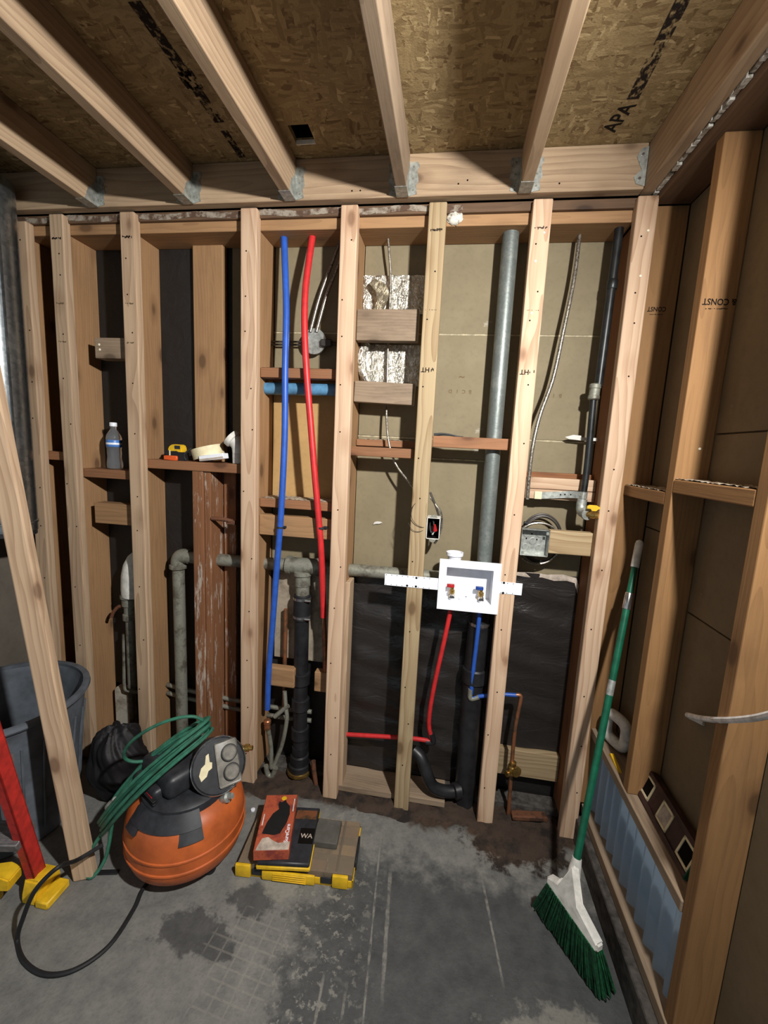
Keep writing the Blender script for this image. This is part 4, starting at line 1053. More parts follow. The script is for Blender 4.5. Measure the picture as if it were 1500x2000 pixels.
for nm, xa, xb, zc in (('left', -.216, -.003, 1.0225), ('right', .231, .314, 1.032)):
    br_ = O('mounting_bar', cube((xa, -.0025, zc - .0235), (xb, -.0006, zc + .0235), .0005), 'white_plastic', wb_)
    hs = [(xa + .006 + i * .0215, -.0026, zc + s * .0195) for i in range(int((xb - xa) / .0215)) for s in (-1, 1)]
    O('bar_holes', dots(NB(), hs, .0019, h=.0002), 'grey_foam', br_, kind='stuff')
    big = [(-.090, -.0028, 1.040), (-.125, -.0028, 1.005), (-.090, -.0028, 1.005)] if nm == 'left' else [(.245, -.0028, 1.052), (.245, -.0028, 1.012)]
    O('bar_screws', dots(NB(), big, .0046, h=.001, n=10), 'hole_dark', br_, kind='stuff')
for nm, xc, mat in (('red', .053, 'handle_red'), ('blue', .166, 'handle_blue')):
    vv = O('valve', lathe(NB(), [(.008, 0), (.013, .002), (.013, .012), (.009, .015), (.0115, .020), (.0115, .032), (.0075, .036), (.0075, .046), (0, .047)], (xc, .036, bi[2]), (0, 0, 1), 14), 'brass', wb_)
    O('valve_spout', lathe(NB(), [(.0085, 0), (.0085, .01), (.0105, .012), (.0105, .026), (.007, .027)], (xc, .030, bi[2] + .014), (0, -1, -.15), 14), 'chrome', vv)
    O('valve_ring', lathe(NB(), [(.019, 0), (.016, .003)], (xc, .036, bi[2] + .0002), (0, 0, 1), 16), 'white_plastic', vv)
    O('valve_handle', cube((xc - .022, .026, bi[2] + .044), (xc + .008, .040, bi[2] + .057), .002), mat, vv)
dc = O('drain_cap', lathe(NB(), [(.030, 0), (.030, .004), (.026, .006), (0, .008)], (.109, .031, bi[2] + .0002), (0, 0, 1), 20), 'white_plastic', wb_)
bm = NB()
for k_ in range(6): box(bm, (-.020, -.0015, .006), (.020, .0015, .011), M=Matrix.Translation((.109, .031, bi[2])) @ Matrix.Rotation(k_ * math.pi / 6, 4, 'Z'))
O('cap_ribs', bm, 'white_plastic', dc)
bm = NB(); lathe(bm, [(.026, 0), (.026, .02), (.0335, .022), (.0335, .034), (.029, .034), (.028, .014), (0, .014)], (.053, .035, z1 - .012), (0, 0, 1), 22)
O('test_cap', bm, 'white_plastic', wb_)

# ------------------------------------------------------------------ galvanized duct at the left
du = thing('air_duct', 'round galvanized sheet metal duct at the left edge', 'duct', (-1.795, -.125, 1.12))
O('pipe', lathe(NB(), [(.098, 0), (.098, .03), (.101, .032), (.101, .04), (.098, .042), (.098, 1.34)], (-1.795, -.125, 1.125), (0, 0, 1), 40), 'galv_duct', du)
O('open_end', lathe(NB(), [(.094, 0), (.094, .02), (.080, .02), (.080, .0), (.094, 0)], (-1.795, -.125, 1.106), (0, 0, 1), 32), 'black_plastic', du)
O('seam', cube((-1.700, -.160, 1.17), (-1.697, -.152, 2.46)), 'galv_duct', du)

# ------------------------------------------------------------------ things on the ledges
bt = thing('water_bottle', 'clear plastic water bottle with blue label on the ledge', 'bottle', (-1.475, .095, 1.3878))
c = (-1.475, .095, 1.3878)
O('bottle_body', lathe(NB(), [(0, .004), (.020, .0), (.030, .004), (.0325, .014), (.031, .03), (.0275, .05), (.0275, .056), (.029, .07), (.0285, .09), (.0305, .096), (.0305, .13), (.0315, .134), (.028, .150), (.018, .168), (.0125, .176), (.0125, .192)], c, n=24), 'clear_bottle', bt)
O('label', lathe(NB(), [(.0308, .099), (.0314, .100), (.0314, .128), (.0308, .129), (.0308, .099)], c, n=24), 'label_blue', bt)
O('label_band', lathe(NB(), [(.0313, .108), (.0317, .109), (.0317, .116), (.0313, .117), (.0313, .108)], c, n=24), 'white_plastic', bt)
O('cap', lathe(NB(), [(.0145, .188), (.0150, .190), (.0150, .203), (.0135, .205), (0, .205)], c, n=20), 'white_plastic', bt)

tm = thing('tape_measure', 'yellow and black tape measure on the ledge', 'tape measure', (-1.16, .08, 1.4432))
bm = prism(NB(), [(-1.192, 1.459), (-1.194, 1.480), (-1.188, 1.498), (-1.176, 1.509), (-1.160, 1.512), (-1.135, 1.511), (-1.128, 1.504), (-1.124, 1.480), (-1.124, 1.459)], (.060, .100), 'y')
bmesh.ops.bevel(bm, geom=bm.edges[:], offset=.003, segments=2, affect='EDGES')
O('case', bm, 'yellow', tm)
bm = prism(NB(), [(-1.199, 1.4434), (-1.200, 1.475), (-1.190, 1.490), (-1.184, 1.482), (-1.150, 1.484), (-1.140, 1.480), (-1.120, 1.480), (-1.118, 1.4434)], (.058, .102), 'y')
O('rubber_grip', bm, 'black_rubber', tm)
O('bumper', cube((-1.202, .046, 1.4434), (-1.140, .0578, 1.4635), .003), 'orange_red', tm)
O('dial', cube((-1.158, .0585, 1.492), (-1.132, .0600, 1.507), .0005), 'black_plastic', tm)
O('tape_blade', cube((-1.1815, .0560, 1.464), (-1.176, .0578, 1.486)), 'cream', tm)

rt = thing('tape_roll', 'cream masking tape roll leaning on the ledge', 'tape', (-1.03, .085, 1.4432))
ax = (-.27, -.03, .96); cc_ = Vector((-1.030, .104, 1.4845))
O('tape', lathe(NB(), [(.041, -.022), (.066, -.022), (.066, .022), (.041, .022), (.041, -.022)], cc_, ax, 36), 'cream', rt)
O('core', lathe(NB(), [(.0385, -.0215), (.0408, -.0215), (.0408, .0215), (.0385, .0215), (.0385, -.0215)], cc_, ax, 36), 'paper_grey', rt)
O('strap_end', tube(NB(), [(-1.112, .07, 1.446), (-1.122, .07, 1.466), (-1.106, .072, 1.486), (-1.092, .075, 1.498)], .004, 8), 'black_plastic', label='small dark strap between the tape measure and tape roll', cat='strap')
M_ = Matrix.Translation((-.975, .046, 1.4665)) @ Matrix.Rotation(math.radians(-9), 4, 'Y')
sb_ = thing('small_box', 'small white cardboard box tilted in front of the tape roll', 'box', (-.975, .052, 1.4432))
O('carton', cube((-.055, -.014, -.0115), (.055, .03, .0115), .0015, M=M_), 'white_plastic', sb_)
O('printed_edge', cube((-.054, -.0146, -.0095), (.054, -.0141, -.002), M=M_), 'paper_grey', sb_)
pv = thing('pvc_elbow', 'white plastic elbow fitting standing at the ledge end', 'fitting', (-.885, .085, 1.4432))
O('stem', lathe(NB(), [(.021, 0), (.023, .002), (.023, .05), (.021, .052)], (-.882, .085, 1.4432), n=22), 'white_dirty', pv)
O('bend', tube(NB(), [(-.882, .085, 1.485), (-.882, .085, 1.510), (-.888, .084, 1.530), (-.905, .082, 1.548)], .026, 20, 6, rad=lambda t: .0225 + .010 * t), 'white_dirty', pv)
O('mouth', lathe(NB(), [(.0, .0), (.034, 0), (.0385, .003), (.0385, .022), (.034, .022), (.032, .004), (0, .004)], (-.897, .083, 1.540), (-.75, -.1, .66), 22), 'white_dirty', pv)

# ------------------------------------------------------------------ leaning stud, trash can, bag
ln_ = thing('leaning_stud', 'loose fir stud leaning in front of the trash can', 'stud', (-1.155, -.495, 0.0))
M_ = Matrix.Translation((-1.155, -.495, 0.004)) @ Matrix.Rotation(math.radians(-7.84), 4, 'Y') @ Matrix.Rotation(math.radians(18), 4, 'Z')
board('timber', (-.032, -.019, 0.0), (.032, .019, 2.40), 'z', 'fir_left', parent=ln_, bevel=.005, M=M_)

tc = thing('trash_can', 'large grey round trash can behind the leaning stud', 'trash can', (-1.63, -.34, 0.0))
C_ = (-1.63, -.34, 0.0)
O('tub', lathe(NB(), [(0, .002), (.205, .0), (.215, .008), (.222, .10), (.240, .30), (.258, .46), (.262, .515), (.256, .515), (.250, .46), (.232, .30), (.214, .10), (.205, .02), (0, .018)], C_, n=48), 'can_grey', tc)
O('rim', lathe(NB(), [(.258, .505), (.276, .508), (.281, .516), (.279, .526), (.270, .530), (.256, .528), (.256, .512), (.258, .505)], C_, n=48), 'can_grey', tc)
for a in range(0, 360, 15):
    ca, sa = math.cos(math.radians(a)), math.sin(math.radians(a))
    if ca * .75 - sa * .66 < -.2: continue
    O('rib', tube(NB(), [(C_[0] + ca * .2235, C_[1] + sa * .2235, .06), (C_[0] + ca * .2425, C_[1] + sa * .2425, .30), (C_[0] + ca * .2575, C_[1] + sa * .2575, .43)], .0042, 6, 3), 'can_grey', tc)
ha = math.radians(-70)
R_ = Matrix.Translation(C_) @ Matrix.Rotation(ha, 4, 'Z')
bm = NB()
box(bm, (.262, -.085, .385), (.285, -.068, .50), .004, M=R_); box(bm, (.262, .068, .385), (.285, .085, .50), .004, M=R_); box(bm, (.252, -.085, .380), (.285, .085, .400), .004, M=R_)
O('handle', bm, 'can_grey', tc)

bm = NB(); bmesh.ops.create_icosphere(bm, subdivisions=5, radius=1.0)
for v_ in bm.verts:
    n_ = v_.co.normalized(); a = math.atan2(n_.y, n_.x)
    k = 1 + .06 * math.sin(5 * a + 3 * n_.z) + .05 * math.sin(9 * n_.z + 2 * a) + .025 * math.sin(17 * a + 11 * n_.z) + .015 * math.sin(31 * n_.x + 23 * n_.z)
    z = .15 + .16 * n_.z * k
    v_.co = Vector((-1.318 + .108 * n_.x * k, -.140 + .105 * n_.y * k, max(.002, z)))
O('trash_bag', bm, 'bag_black', label='full black trash bag slumped between the trash can and compressor', cat='trash bag', sharp=80)

# ------------------------------------------------------------------ step ladder
ld = thing('step_ladder', 'red fibreglass step ladder with yellow feet at the left edge', 'ladder', (-1.3, -.58, 0.0))
Lz = Matrix.Translation((-1.252, -.556, 0)) @ Matrix.Rotation(math.radians(10), 4, 'Z') @ Matrix.Translation((1.252, .556, 0))
Lm = Lz @ Matrix.Translation((-1.252, -.556, 0.03)) @ Matrix.Rotation(math.radians(11), 4, 'X')
bm = NB()
box(bm, (-.012, -.024, 0), (-.006, .024, 1.7), .001, M=Lm); box(bm, (-.034, -.024, 0), (-.006, -.019, 1.7), .001, M=Lm); box(bm, (-.034, .019, 0), (-.006, .024, 1.7), .001, M=Lm)
O('side_rail', bm, 'ladder_red', ld)
Ln = Lm @ Matrix.Translation((-.36, 0, 0))
bm = NB()
box(bm, (.0, -.024, 0), (.006, .024, 1.7), .001, M=Ln); box(bm, (.0, -.024, 0), (.028, -.019, 1.7), .001, M=Ln); box(bm, (.0, .019, 0), (.028, .024, 1.7), .001, M=Ln)
O('side_rail', bm, 'ladder_red', ld)
for h_ in (.235, .53, .83, 1.13):
    st_ = O('step', cube((-.352, -.040, h_ - .03), (-.0125, .040, h_), .003, M=Lm), 'grey_step', ld)
    bm = NB()
    for q_ in range(5): box(bm, (-.350, -.034 + q_ * .0155, h_), (-.014, -.027 + q_ * .0155, h_ + .002), M=Lm)
    O('treads', bm, 'grey_step', st_)
bm = NB()
prism(bm, [(-.612, 0.0), (-.612, .028), (-.598, .074), (-.582, .080), (-.528, .064), (-.515, .030), (-.515, 0.0)], (-1.284, -1.230), 'x')
bmesh.ops.bevel(bm, geom=bm.edges[:], offset=.005, segments=2, affect='EDGES')
O('foot', bm, 'yellow', ld)
O('foot_pad', cube((-1.2295, -.616, .0), (-1.182, -.530, .026), .004), 'yellow', ld)
bm = NB()
prism(bm, [(-1.62, .085), (-1.30, .085), (-1.295, .125), (-1.33, .140), (-1.45, .118), (-1.56, .118), (-1.62, .14)], (-.640, -.585), 'y')
for v_ in bm.verts: v_.co = Lz @ v_.co
bmesh.ops.bevel(bm, geom=bm.edges[:], offset=.004, segments=2, affect='EDGES')
O('base_spreader', bm, 'yellow', ld)
O('lower_foot', cube((-1.44, -.66, 0.0), (-1.36, -.60, .05), .008, 2), 'yellow', ld)

# ------------------------------------------------------------------ compressor
K = Vector((-.870, -.335, 0))
cpz = thing('air_compressor', 'orange pancake air compressor with black shroud', 'compressor', K)
O('tank', lathe(NB(), [(0, .022), (.10, .024), (.160, .036), (.190, .062), (.202, .098), (.2025, .106), (.2065, .108), (.2065, .114), (.2025, .116), (.2030, .150), (.2065, .152), (.2065, .158), (.2025, .160), (.201, .195), (.192, .228), (.172, .258), (.135, .280), (.08, .292), (0, .294)], K, n=56), 'tank_orange', cpz)
for a in (215, 335, 95):
    ca, sa = math.cos(math.radians(a)), math.sin(math.radians(a))
    O('foot', lathe(NB(), [(.020, 0), (.022, .004), (.018, .05), (.014, .06)], K + Vector((ca * .135, sa * .135, 0)), n=14), 'black_rubber', cpz)
def ring_poly(r0, r1, z0, z1, a0, a1, n=18):
    """a curved shell hugging the tank"""
    bm = NB(); A = []
    for i in range(n + 1):
        a = math.radians(a0 + (a1 - a0) * i / n); ca, sa = math.cos(a), math.sin(a)
        A.append([bm.verts.new(K + Vector((ca * r, sa * r, z))) for r, z in ((r0, z0), (r1, z1), (r1 - .012, z1), (r0 - .012, z0))])
    for a_, b_ in zip(A, A[1:]):
        for i in range(4): bm.faces.new((a_[i], b_[i], b_[(i + 1) % 4], a_[(i + 1) % 4]))
    bm.faces.new(A[0]); bm.faces.new(list(reversed(A[-1])))
    bmesh.ops.recalc_face_normals(bm, faces=bm.faces[:])
    return bm
sh = O('shroud_skirt', lathe(NB(), [(.146, .268), (.150, .274), (.146, .296), (.130, .308), (.10, .312), (0, .312)], K, n=40), 'black_plastic', cpz)
O('skirt_tab', ring_poly(.2035, .150, .215, .290, 296, 318), 'black_plastic', cpz)
O('skirt_tab', ring_poly(.2005, .150, .228, .290, 232, 250), 'black_plastic', cpz)
O('skirt_bar', ring_poly(.186, .152, .248, .292, 232, 318), 'black_plastic', cpz)
M_ = Matrix.Translation(K) @ Matrix.Rotation(math.radians(-28), 4, 'Z')
bm = NB(); box(bm, (-.135, -.105, .305), (.075, .10, .392), .028, 3, M=M_)
O('motor_cover', bm, 'black_plastic', cpz)
bm = NB(); box(bm, (-.125, -.132, .298), (.03, -.06, .345), .016, 3, M=M_)
O('cover_ledge', bm, 'black_plastic', cpz)
bm = NB()
for q_ in range(4): box(bm, (-.115, -.137 - .001 * q_, .284 + q_ * .011), (.04, -.125, .289 + q_ * .011), .001, M=M_)
O('cover_fins', bm, 'black_rubber', cpz)
bm = NB(); box(bm, (-.02, -.1340, .312), (.02, -.1315, .324), .0005, M=M_)
O('badge', bm, 'handle_red', cpz)
pa = Vector((.62, -.62, .48)).normalized(); pc = Vector((-.742, -.335, .376))
O('control_head', lathe(NB(), [(.060, -.12), (.088, -.10), (.092, -.03), (.094, 0.0), (.088, .006), (0, .006)], pc, pa, 28), 'black_plastic', cpz)
O('trim_ring', lathe(NB(), [(.0945, -.004), (.0965, -.002), (.0965, .004), (.0945, .006), (.0925, .004), (.0945, -.004)], pc, pa, 40), 'chrome', cpz)
FP = frame(pa)
def onpanel(x, y, h=.0065): return pc + FP @ Vector((x, y, h))
bm = NB(); F4 = Matrix.Translation(pc) @ FP.to_4x4()
box(bm, (-.01, -.075, .006), (.070, .075, .0085), .008, 2, M=F4)
O('gauge_plate', bm, 'gauge_grey', cpz)
for y_ in (-.032, .032):
    g_ = O('gauge', lathe(NB(), [(.026, 0), (.027, .002), (.027, .010), (.024, .012), (.022, .010), (0, .010)], onpanel(.038, y_, .008), pa, 24), 'gauge_grey', cpz)
    O('gauge_rim', lathe(NB(), [(.0268, .009), (.0285, .009), (.0285, .0125), (.0255, .0125), (.0268, .009)], onpanel(.038, y_, .008), pa, 24), 'black_plastic', g_)
bm = NB()
prism(bm, [(-.065, -.03), (-.045, -.02), (-.038, -.005), (-.025, .0), (-.022, .018), (-.030, .022), (-.030, .05), (-.040, .046), (-.046, .02), (-.060, .012), (-.070, -.01)], (.0064, .0070), 'z')
for v_ in bm.verts: v_.co = F4 @ v_.co
O('sticker', bm, 'cream', cpz)
O('brass_fitting', lathe(NB(), [(.010, 0), (.010, .02), (.014, .022), (.014, .036), (.009, .038), (.009, .05)], onpanel(.085, .028, -.02), (.95, .1, .05), 12), 'brass', cpz)
O('relief_valve', lathe(NB(), [(.016, 0), (.018, .004), (.018, .03), (.010, .034), (.010, .05)], K + Vector((.150, -.02, .262)), (.8, -.1, .45), 14), 'galv_new', cpz)

# ------------------------------------------------------------------ green hose on the compressor
hz = thing('air_hose', 'green air hose coiled over the compressor', 'hose', (-1.0, -.4, .05))
r_ = random.Random(31)
p_hi = Vector((-.800, -.305, .500)); p_lo = Vector((-1.115, -.440, .165))
cen = (p_hi + p_lo) / 2; A_ = (p_hi - p_lo) / 2
B_ = Vector((.035, -.060, .022))
pts = []
NT_ = 8
for i in range(NT_ * 12 + 1):
    a = 2 * math.pi * i / 12
    tn = i / 12
    ka = 1 + .10 * math.sin(tn * 2.1) + .05 * math.sin(tn * 5.3)
    kb = 1 + .25 * math.sin(tn * 1.7 + 1)
    off_ = Vector((.006 * math.sin(tn * 3.1), .010 * math.cos(tn * 2.3), .030 * math.sin(tn * 1.3)))
    bow = Vector((-.02, -.035, .030)) * (math.cos(a) ** 2 - 1) * -1
    pts.append(cen + A_ * ka * math.cos(a) + B_ * kb * math.sin(a) + off_ + bow)
O('coil', tube(NB(), pts, .0062, 8, 3), 'green_hose', hz)
lc = Vector((-.935, -.365, .470)); 
lp = [lc + Vector((.130, .03, .075)) * math.cos(a) + Vector((-.02, -.03, .065)) * math.sin(a) for a in [2 * math.pi * i / 14 for i in range(15)]]
O('loose_loop', tube(NB(), lp, .0058, 8, 4), 'green_hose', hz)
O('hose_tail', tube(NB(), [(-1.10, -.44, .17), (-1.14, -.475, .10), (-1.150, -.50, .03), (-1.125, -.50, .010), (-1.105, -.46, .05), (-1.10, -.43, .16)], .0062, 8, 5), 'green_hose', hz)
O('hose_end', lathe(NB(), [(.008, 0), (.012, .004), (.012, .03), (.009, .034), (.009, .06)], (-1.115, -.43, .22), (.6, -.1, .75), 12), 'galv_new', hz)
O('power_cord', tube(NB(), [(-1.075, -.500, .150), (-1.117, -.560, .145), (-1.091, -0.64, 0.217), (-1.113, -0.668, 0.204), (-1.138, -0.692, 0.167), (-1.163, -0.705, 0.096), (-1.191, -0.706, 0.008), (-1.117, -0.75, 0.008), (-1.03, -0.765, 0.008), (-0.957, -0.738, 0.008), (-0.911, -0.668, 0.008), (-0.913, -0.564, 0.008), (-0.927, -0.501, 0.01), (-.91, -.43, .015), (-.87, -.36, .024)], .0065, 8), 'black_rubber', label='black cord looping across the floor from the compressor', cat='cord')
O('metal_strip', cube((-1.140, -.480, 0.0), (-1.055, -.462, .004), .0005, M=Matrix.Translation((-1.1, -.47, 0)) @ Matrix.Rotation(.22, 4, 'Z') @ Matrix.Translation((1.1, .47, 0))), 'black_rubber', label='thin dark strip on the floor by the leaning stud foot', cat='strip')

# ------------------------------------------------------------------ organizer, gloves, pad
M_ = Matrix.Translation((-.444, -.262, 0)) @ Matrix.Rotation(math.radians(4), 4, 'Z')
og = thing('tool_organizer', 'yellow parts organizer case with clear lid lying on the floor', 'organizer', (-.444, -.262, 0))
bm = NB()
box(bm, (-.21, -.1125, 0.0), (.21, .1125, .004), M=M_)
for a, b in (((-.21, -.1125, 0), (.21, -.1085, .026)), ((-.21, .1085, 0), (.21, .1125, .026)), ((-.21, -.1125, 0), (-.206, .1125, .026)), ((.206, -.1125, 0), (.21, .1125, .026))): box(bm, a, b, M=M_)
O('tray', bm, 'yellow', og, smooth=False)
bm = NB()
for x_ in (-.105, 0, .105): box(bm, (x_ - .001, -.108, .004), (x_ + .001, .108, .044), M=M_)
for y_ in (-.036, .036): box(bm, (-.205, y_ - .001, .004), (.205, y_ + .001, .044), M=M_)
O('dividers', bm, 'black_plastic', og, smooth=False)
rb_ = random.Random(8)
for i in range(4):
    for jn in range(3):
        x_ = -.202 + i * .105; y_ = -.105 + jn * .073
        m_ = rb_.choice(['grey_foam', 'black_plastic', 'paper_grey', 'copper', 'brass', 'cream'])
        O('bin_contents', cube((x_, y_, .005), (x_ + .095, y_ + .062, .018 + rb_.uniform(0, .018)), .004, M=M_), m_, og)
bm = NB(); box(bm, (-.207, -.109, .046), (.207, .109, .052), .003, M=M_)
for a, b in (((-.207, -.109, .027), (.207, -.106, .046)), ((-.207, .106, .027), (.207, .109, .046)), ((-.207, -.106, .027), (-.204, .106, .046)), ((.204, -.106, .027), (.207, .106, .046))): box(bm, a, b, M=M_)
O('lid', bm, 'clear_lid', og, smooth=False)
bm = NB()
for x_ in (-.15, -.05, .05, .15): box(bm, (x_ - .004, -.104, .052), (x_ + .004, .104, .0545), .001, M=M_)
O('lid_ribs', bm, 'clear_lid', og, smooth=False)
for x_ in (-.185, .165): O('latch', cube((x_ - .028, -.122, .002), (x_ + .028, -.109, .050), .004, 2, M=M_), 'yellow', og)
hd = O('front_handle', cube((-.115, -.124, .004), (.075, -.113, .040), .004, 2, M=M_), 'yellow', og)
bm = NB()
for q_ in range(4): box(bm, (-.075, -.1265, .008 + q_ * .008), (.045, -.1235, .011 + q_ * .008), .0008, M=M_)
O('grip_ribs', bm, 'yellow', hd)
for x_ in (-.135, .115): O('black_catch', cube((x_ - .02, -.1165, .010), (x_ + .02, -.113, .036), .002, M=M_), 'black_plastic', og)
O('side_handle', cube((.2075, -.06, .012), (.215, .05, .050), .003, M=M_), 'black_plastic', og)
Mg = Matrix.Translation((-.500, -.268, .0525)) @ Matrix.Rotation(math.radians(8), 4, 'Z')
c2 = thing('small_organizer', 'smaller yellow-edged case stacked on the organizer under the glove box', 'organizer', (-.50, -.27, .0525))
O('case_base', cube((-.085, -.125, 0.0), (.105, .12, .014), .003, M=Mg), 'yellow', c2)
O('case_lid', cube((-.083, -.123, .0142), (.103, .118, .030), .004, M=Mg), 'black_plastic', c2)
O('label', cube((.045, -.045, .0301), (.100, .02, .0308), M=Mg), 'hole_dark', c2)
text('print', 'WA', .026, Mg @ Vector((.072, -.014, .0311)), Mg.to_3x3() @ Vector((1, 0, 0)), Mg.to_3x3() @ Vector((0, 1, 0)), 'paper_grey', c2)
O('metal_plate', cube((.015, .06, .0301), (.095, .10, .0312), M=Mg), 'copper', c2)
Mx = Matrix.Translation((-.545, -.268, .0833)) @ Matrix.Rotation(math.radians(13), 4, 'Z') @ Matrix.Rotation(math.radians(0), 4, 'X')
gx = thing('glove_box', 'open red-brown disposable glove carton lying on the cases', 'box', (-.545, -.268, .083))
O('carton', cube((-.062, -.122, 0), (.062, .122, .040), .0015, M=Mx), 'brick_box', gx)
bm = prism(NB(), [(-.045, -.055), (.0, -.062), (.020, -.055), (.038, -.01), (.044, .028), (.040, .062), (.024, .082), (.020, .095), (.006, .082), (-.004, .086), (-.006, .072), (.0, .05), (-.02, .03), (-.036, -.01)], (.0401, .0425), 'z')
for v_ in bm.verts: v_.co = Mx @ v_.co
O('glove_opening', bm, 'glove_black', gx)
text('print', 'SureCare', .020, Mx @ Vector((.046, -.055, .0404)), Mx.to_3x3() @ Vector((0, 1, 0)), Mx.to_3x3() @ Vector((-1, 0, 0)), 'white_plastic', gx)
bm = prism(NB(), [(-.055, -.121), (.060, -.121), (.060, -.090), (.02, -.095), (.0, -.085), (-.02, -.07), (-.04, -.075), (-.05, -.10)], (.0401, .0412), 'z')
for v_ in bm.verts: v_.co = Mx @ v_.co
O('torn_flap', bm, 'paper_grey', gx)
O('logo', lathe(NB(), [(.010, 0), (.010, .0006)], Mx @ Vector((.012, .103, .0402)), (0, 0, 1), 16), 'yellow', gx)
O('print_lines', box(box(NB(), (-.054, -.02, .0402), (-.050, .03, .0405), M=Mx), (.052, .04, .0402), (.056, .10, .0405), M=Mx), 'white_dirty', gx)
O('abrasive_pad', cube((-.047, -.052, 0), (.047, .052, .026), .003, M=Matrix.Translation((-.358, -.228, .0525)) @ Matrix.Rotation(math.radians(3), 4, 'Z')), 'grey_foam', label='dark grey foam block resting on the organizer lid', cat='foam block')
O('bottle_cap', lathe(NB(), [(.009, 0), (.009, .006), (.007, .007)], (-0.71, -0.123, 0.001), n=14), 'white_plastic', label='tiny white cap on the floor left of the glove carton', cat='cap')

# ------------------------------------------------------------------ right wall: corrugated sheet, level, ring, cord
bm = NB(); n_ = 120
L = []
for i in range(n_ + 1):
    y_ = -.632 + .665 * i / n_
    x_ = .674 + .010 * math.sin(i / n_ * 2 * math.pi * 11)
    L.append([bm.verts.new((x_, y_, z_)) for z_ in (.1402, .4445)])
for a, b in zip(L, L[1:]): bm.faces.new((a[0], b[0], b[1], a[1]))
bmesh.ops.solidify(bm, geom=bm.faces[:], thickness=.0012)
O('corrugated_panel', bm, 'corrugated_sheet', label='pale blue corrugated sheet low in the right wall', cat='panel', sharp=70)
lv = thing('spirit_level', 'dark brown level with cream-framed vial windows on the low rail', 'level', (.72, -.42, .479))
Ml = Matrix.Translation((.684, -.425, .4800)) @ Matrix.Rotation(math.radians(-1), 4, 'Z') @ Matrix.Rotation(math.radians(18), 4, 'Y')
bm = NB()
box(bm, (-.012, -.150, 0), (.012, .150, .014), .002, M=Ml); box(bm, (-.012, -.150, .078), (.012, .150, .092), .002, M=Ml); box(bm, (-.006, -.150, .014), (.006, .150, .078), M=Ml)
O('beam', bm, 'level_brown', lv)
for y_ in (-.118, 0.0, .112):
    bm = NB()
    for a, b in (((-.009, y_ - .030, .016), (-.006, y_ - .023, .076)), ((-.009, y_ + .023, .016), (-.006, y_ + .030, .076)), ((-.009, y_ - .030, .016), (-.006, y_ + .030, .023)), ((-.009, y_ - .030, .069), (-.006, y_ + .030, .076))): box(bm, a, b, .0005, M=Ml)
    fr = O('vial_frame', bm, 'cream', lv)
    O('vial_window', cube((-.0072, y_ - .0225, .0235), (-.0061, y_ + .0225, .0685), M=Ml), 'hole_dark' if y_ else 'paper_grey', fr)
O('end_cap', cube((-.0125, -.154, -.0005), (.0125, -.1495, .0925), .002, M=Ml), 'broom_green', lv)
rg = thing('roll_ring', 'dirty white square-holed tape ring on the sill behind the broom', 'ring', (.68, -.05, .48))
Mr = Matrix.Translation((.688, -.065, .5475)) @ Matrix.Rotation(math.radians(-70), 4, 'Z')
bm = NB()
tube(bm, [Mr @ Vector((.048 * math.copysign(abs(math.cos(a)) ** .6, math.cos(a)), 0, .048 * math.copysign(abs(math.sin(a)) ** .6, math.sin(a)))) for a in [2 * math.pi * i / 24 for i in range(25)]], .020, 10, 2)
O('ring', bm, 'white_dirty', rg)
O('blue_tab', cube((.705, -.150, .4785), (.722, -.138, .54), .003), 'label_blue', rg)
O('yellow_scrap', prism(NB(), [(-.205, .4788), (-.115, .4788), (-.125, .492), (-.165, .486)], (.652, .664), 'x'), 'yellow', label='little yellow scrap on the low sill by the broom pole', cat='scrap')
wc = O('white_cord', tube(NB(), [(.734, -.455, .845), (0.715, -0.412, 0.839), (0.69, -0.502, 0.887), (0.65, -0.629, 0.96), (0.632, -0.716, 1.016), (0.622, -0.78, 1.062), (0.61, -0.848, 1.117)], .0068, 8), 'rope_white', label='white cord hanging out of the right wall across the nearest stud', cat='cord')
O('wood_splinter', tube(NB(), [(.734, -.60, 1.6), (.71, -.615, 1.605), (.68, -.625, 1.612)], .004, 6), 'white_dirty', label='thin white wire end at the far right edge', cat='wire')

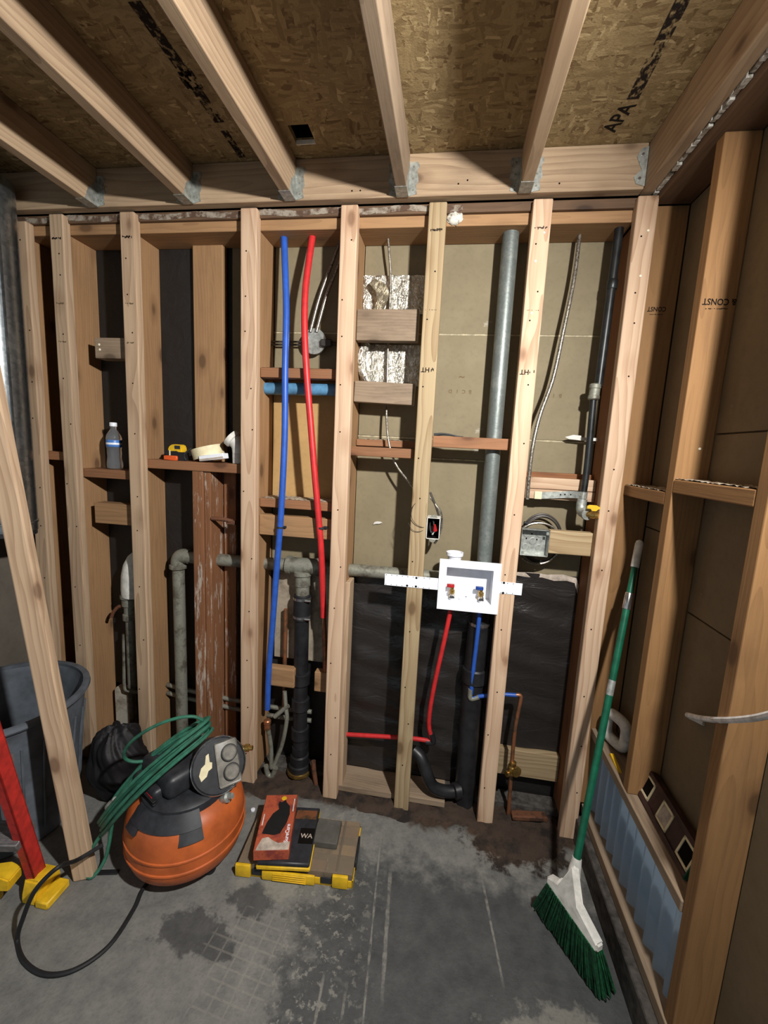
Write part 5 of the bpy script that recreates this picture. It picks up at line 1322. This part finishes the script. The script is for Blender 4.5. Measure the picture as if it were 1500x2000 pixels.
# ------------------------------------------------------------------ broom
T_ = Vector((.690, -.035, 1.240)); B0 = Vector((.484, -.378, .205)); D_ = (T_ - B0)
bmx = thing('push_broom', 'green-handled angle broom leaning in the right corner', 'broom', (.49, -.39, 0))
O('pole', tube(NB(), [B0 + D_ * .02, B0 + D_ * .80], .0115, 14, 1), 'broom_green', bmx)
O('upper_pole', tube(NB(), [B0 + D_ * .80, B0 + D_ * .93], .0105, 14, 1), 'broom_green', bmx)
O('grip', lathe(NB(), [(.0125, 0), (.0135, .003), (.0135, .085), (.011, .095), (.004, .100), (0, .100)], B0 + D_ * .93, D_, 14), 'white_dirty', bmx)
O('collar', lathe(NB(), [(.0125, 0), (.0135, .003), (.0135, .055), (.0125, .058)], B0 + D_ * .795, D_, 14), 'chrome', bmx)
O('wear_mark', lathe(NB(), [(.0117, 0), (.0119, .01), (.0117, .05)], B0 + D_ * .53, D_, 14), 'galv_new', bmx)
e0 = Vector((.416, -.372, .200)); e1 = Vector((.520, -.535, .172))        # ends of the cap
top_ = B0 + D_ * .045
bm = NB()
nn = (e1 - e0).cross(Vector((0, 0, 1))).normalized()
poly = [e0 + Vector((0, 0, -.012)), e0 + Vector((0, 0, .012)), e0.lerp(e1, .22) + Vector((0, 0, .038)), top_ + Vector((0, 0, .012)), e0.lerp(e1, .62) + Vector((0, 0, .048)), e1 + Vector((0, 0, .016)), e1 + Vector((0, 0, -.010))]
fa = [bm.verts.new(p + nn * .014) for p in poly]; fb = [bm.verts.new(p - nn * .014) for p in poly]
bm.faces.new(fa); bm.faces.new(list(reversed(fb)))
for i in range(len(poly)): bm.faces.new((fa[i], fb[i], fb[(i + 1) % len(poly)], fa[(i + 1) % len(poly)]))
bmesh.ops.recalc_face_normals(bm, faces=bm.faces[:])
bmesh.ops.bevel(bm, geom=bm.edges[:], offset=.005, segments=2, affect='EDGES')
O('cap', bm, 'white_dirty', bmx)
O('socket', lathe(NB(), [(.020, 0), (.017, .03), (.0145, .05)], B0 + D_ * .02, D_, 14), 'white_dirty', bmx)
bm = NB(); r_ = random.Random(77)
f0 = Vector((.420, -.290, .003)); f1 = Vector((.565, -.528, .003))
for i in range(900):
    s_ = r_.random(); w_ = r_.uniform(-1, 1)
    a = e0.lerp(e1, .03 + .94 * s_) + nn * (w_ * .016) + Vector((0, 0, -.005))
    b = f0.lerp(f1, min(1, max(0, s_ + r_.uniform(-.03, .03)))) + nn * (w_ * .030) + Vector((r_.uniform(-.003, .003), r_.uniform(-.003, .003), r_.uniform(0, .010)))
    tube(bm, [a, a.lerp(b, .5) + Vector((r_.uniform(-.003, .003), r_.uniform(-.003, .003), 0)), b], .0024, 4, 2)
O('bristles', bm, 'bristle_green', bmx, kind='stuff')
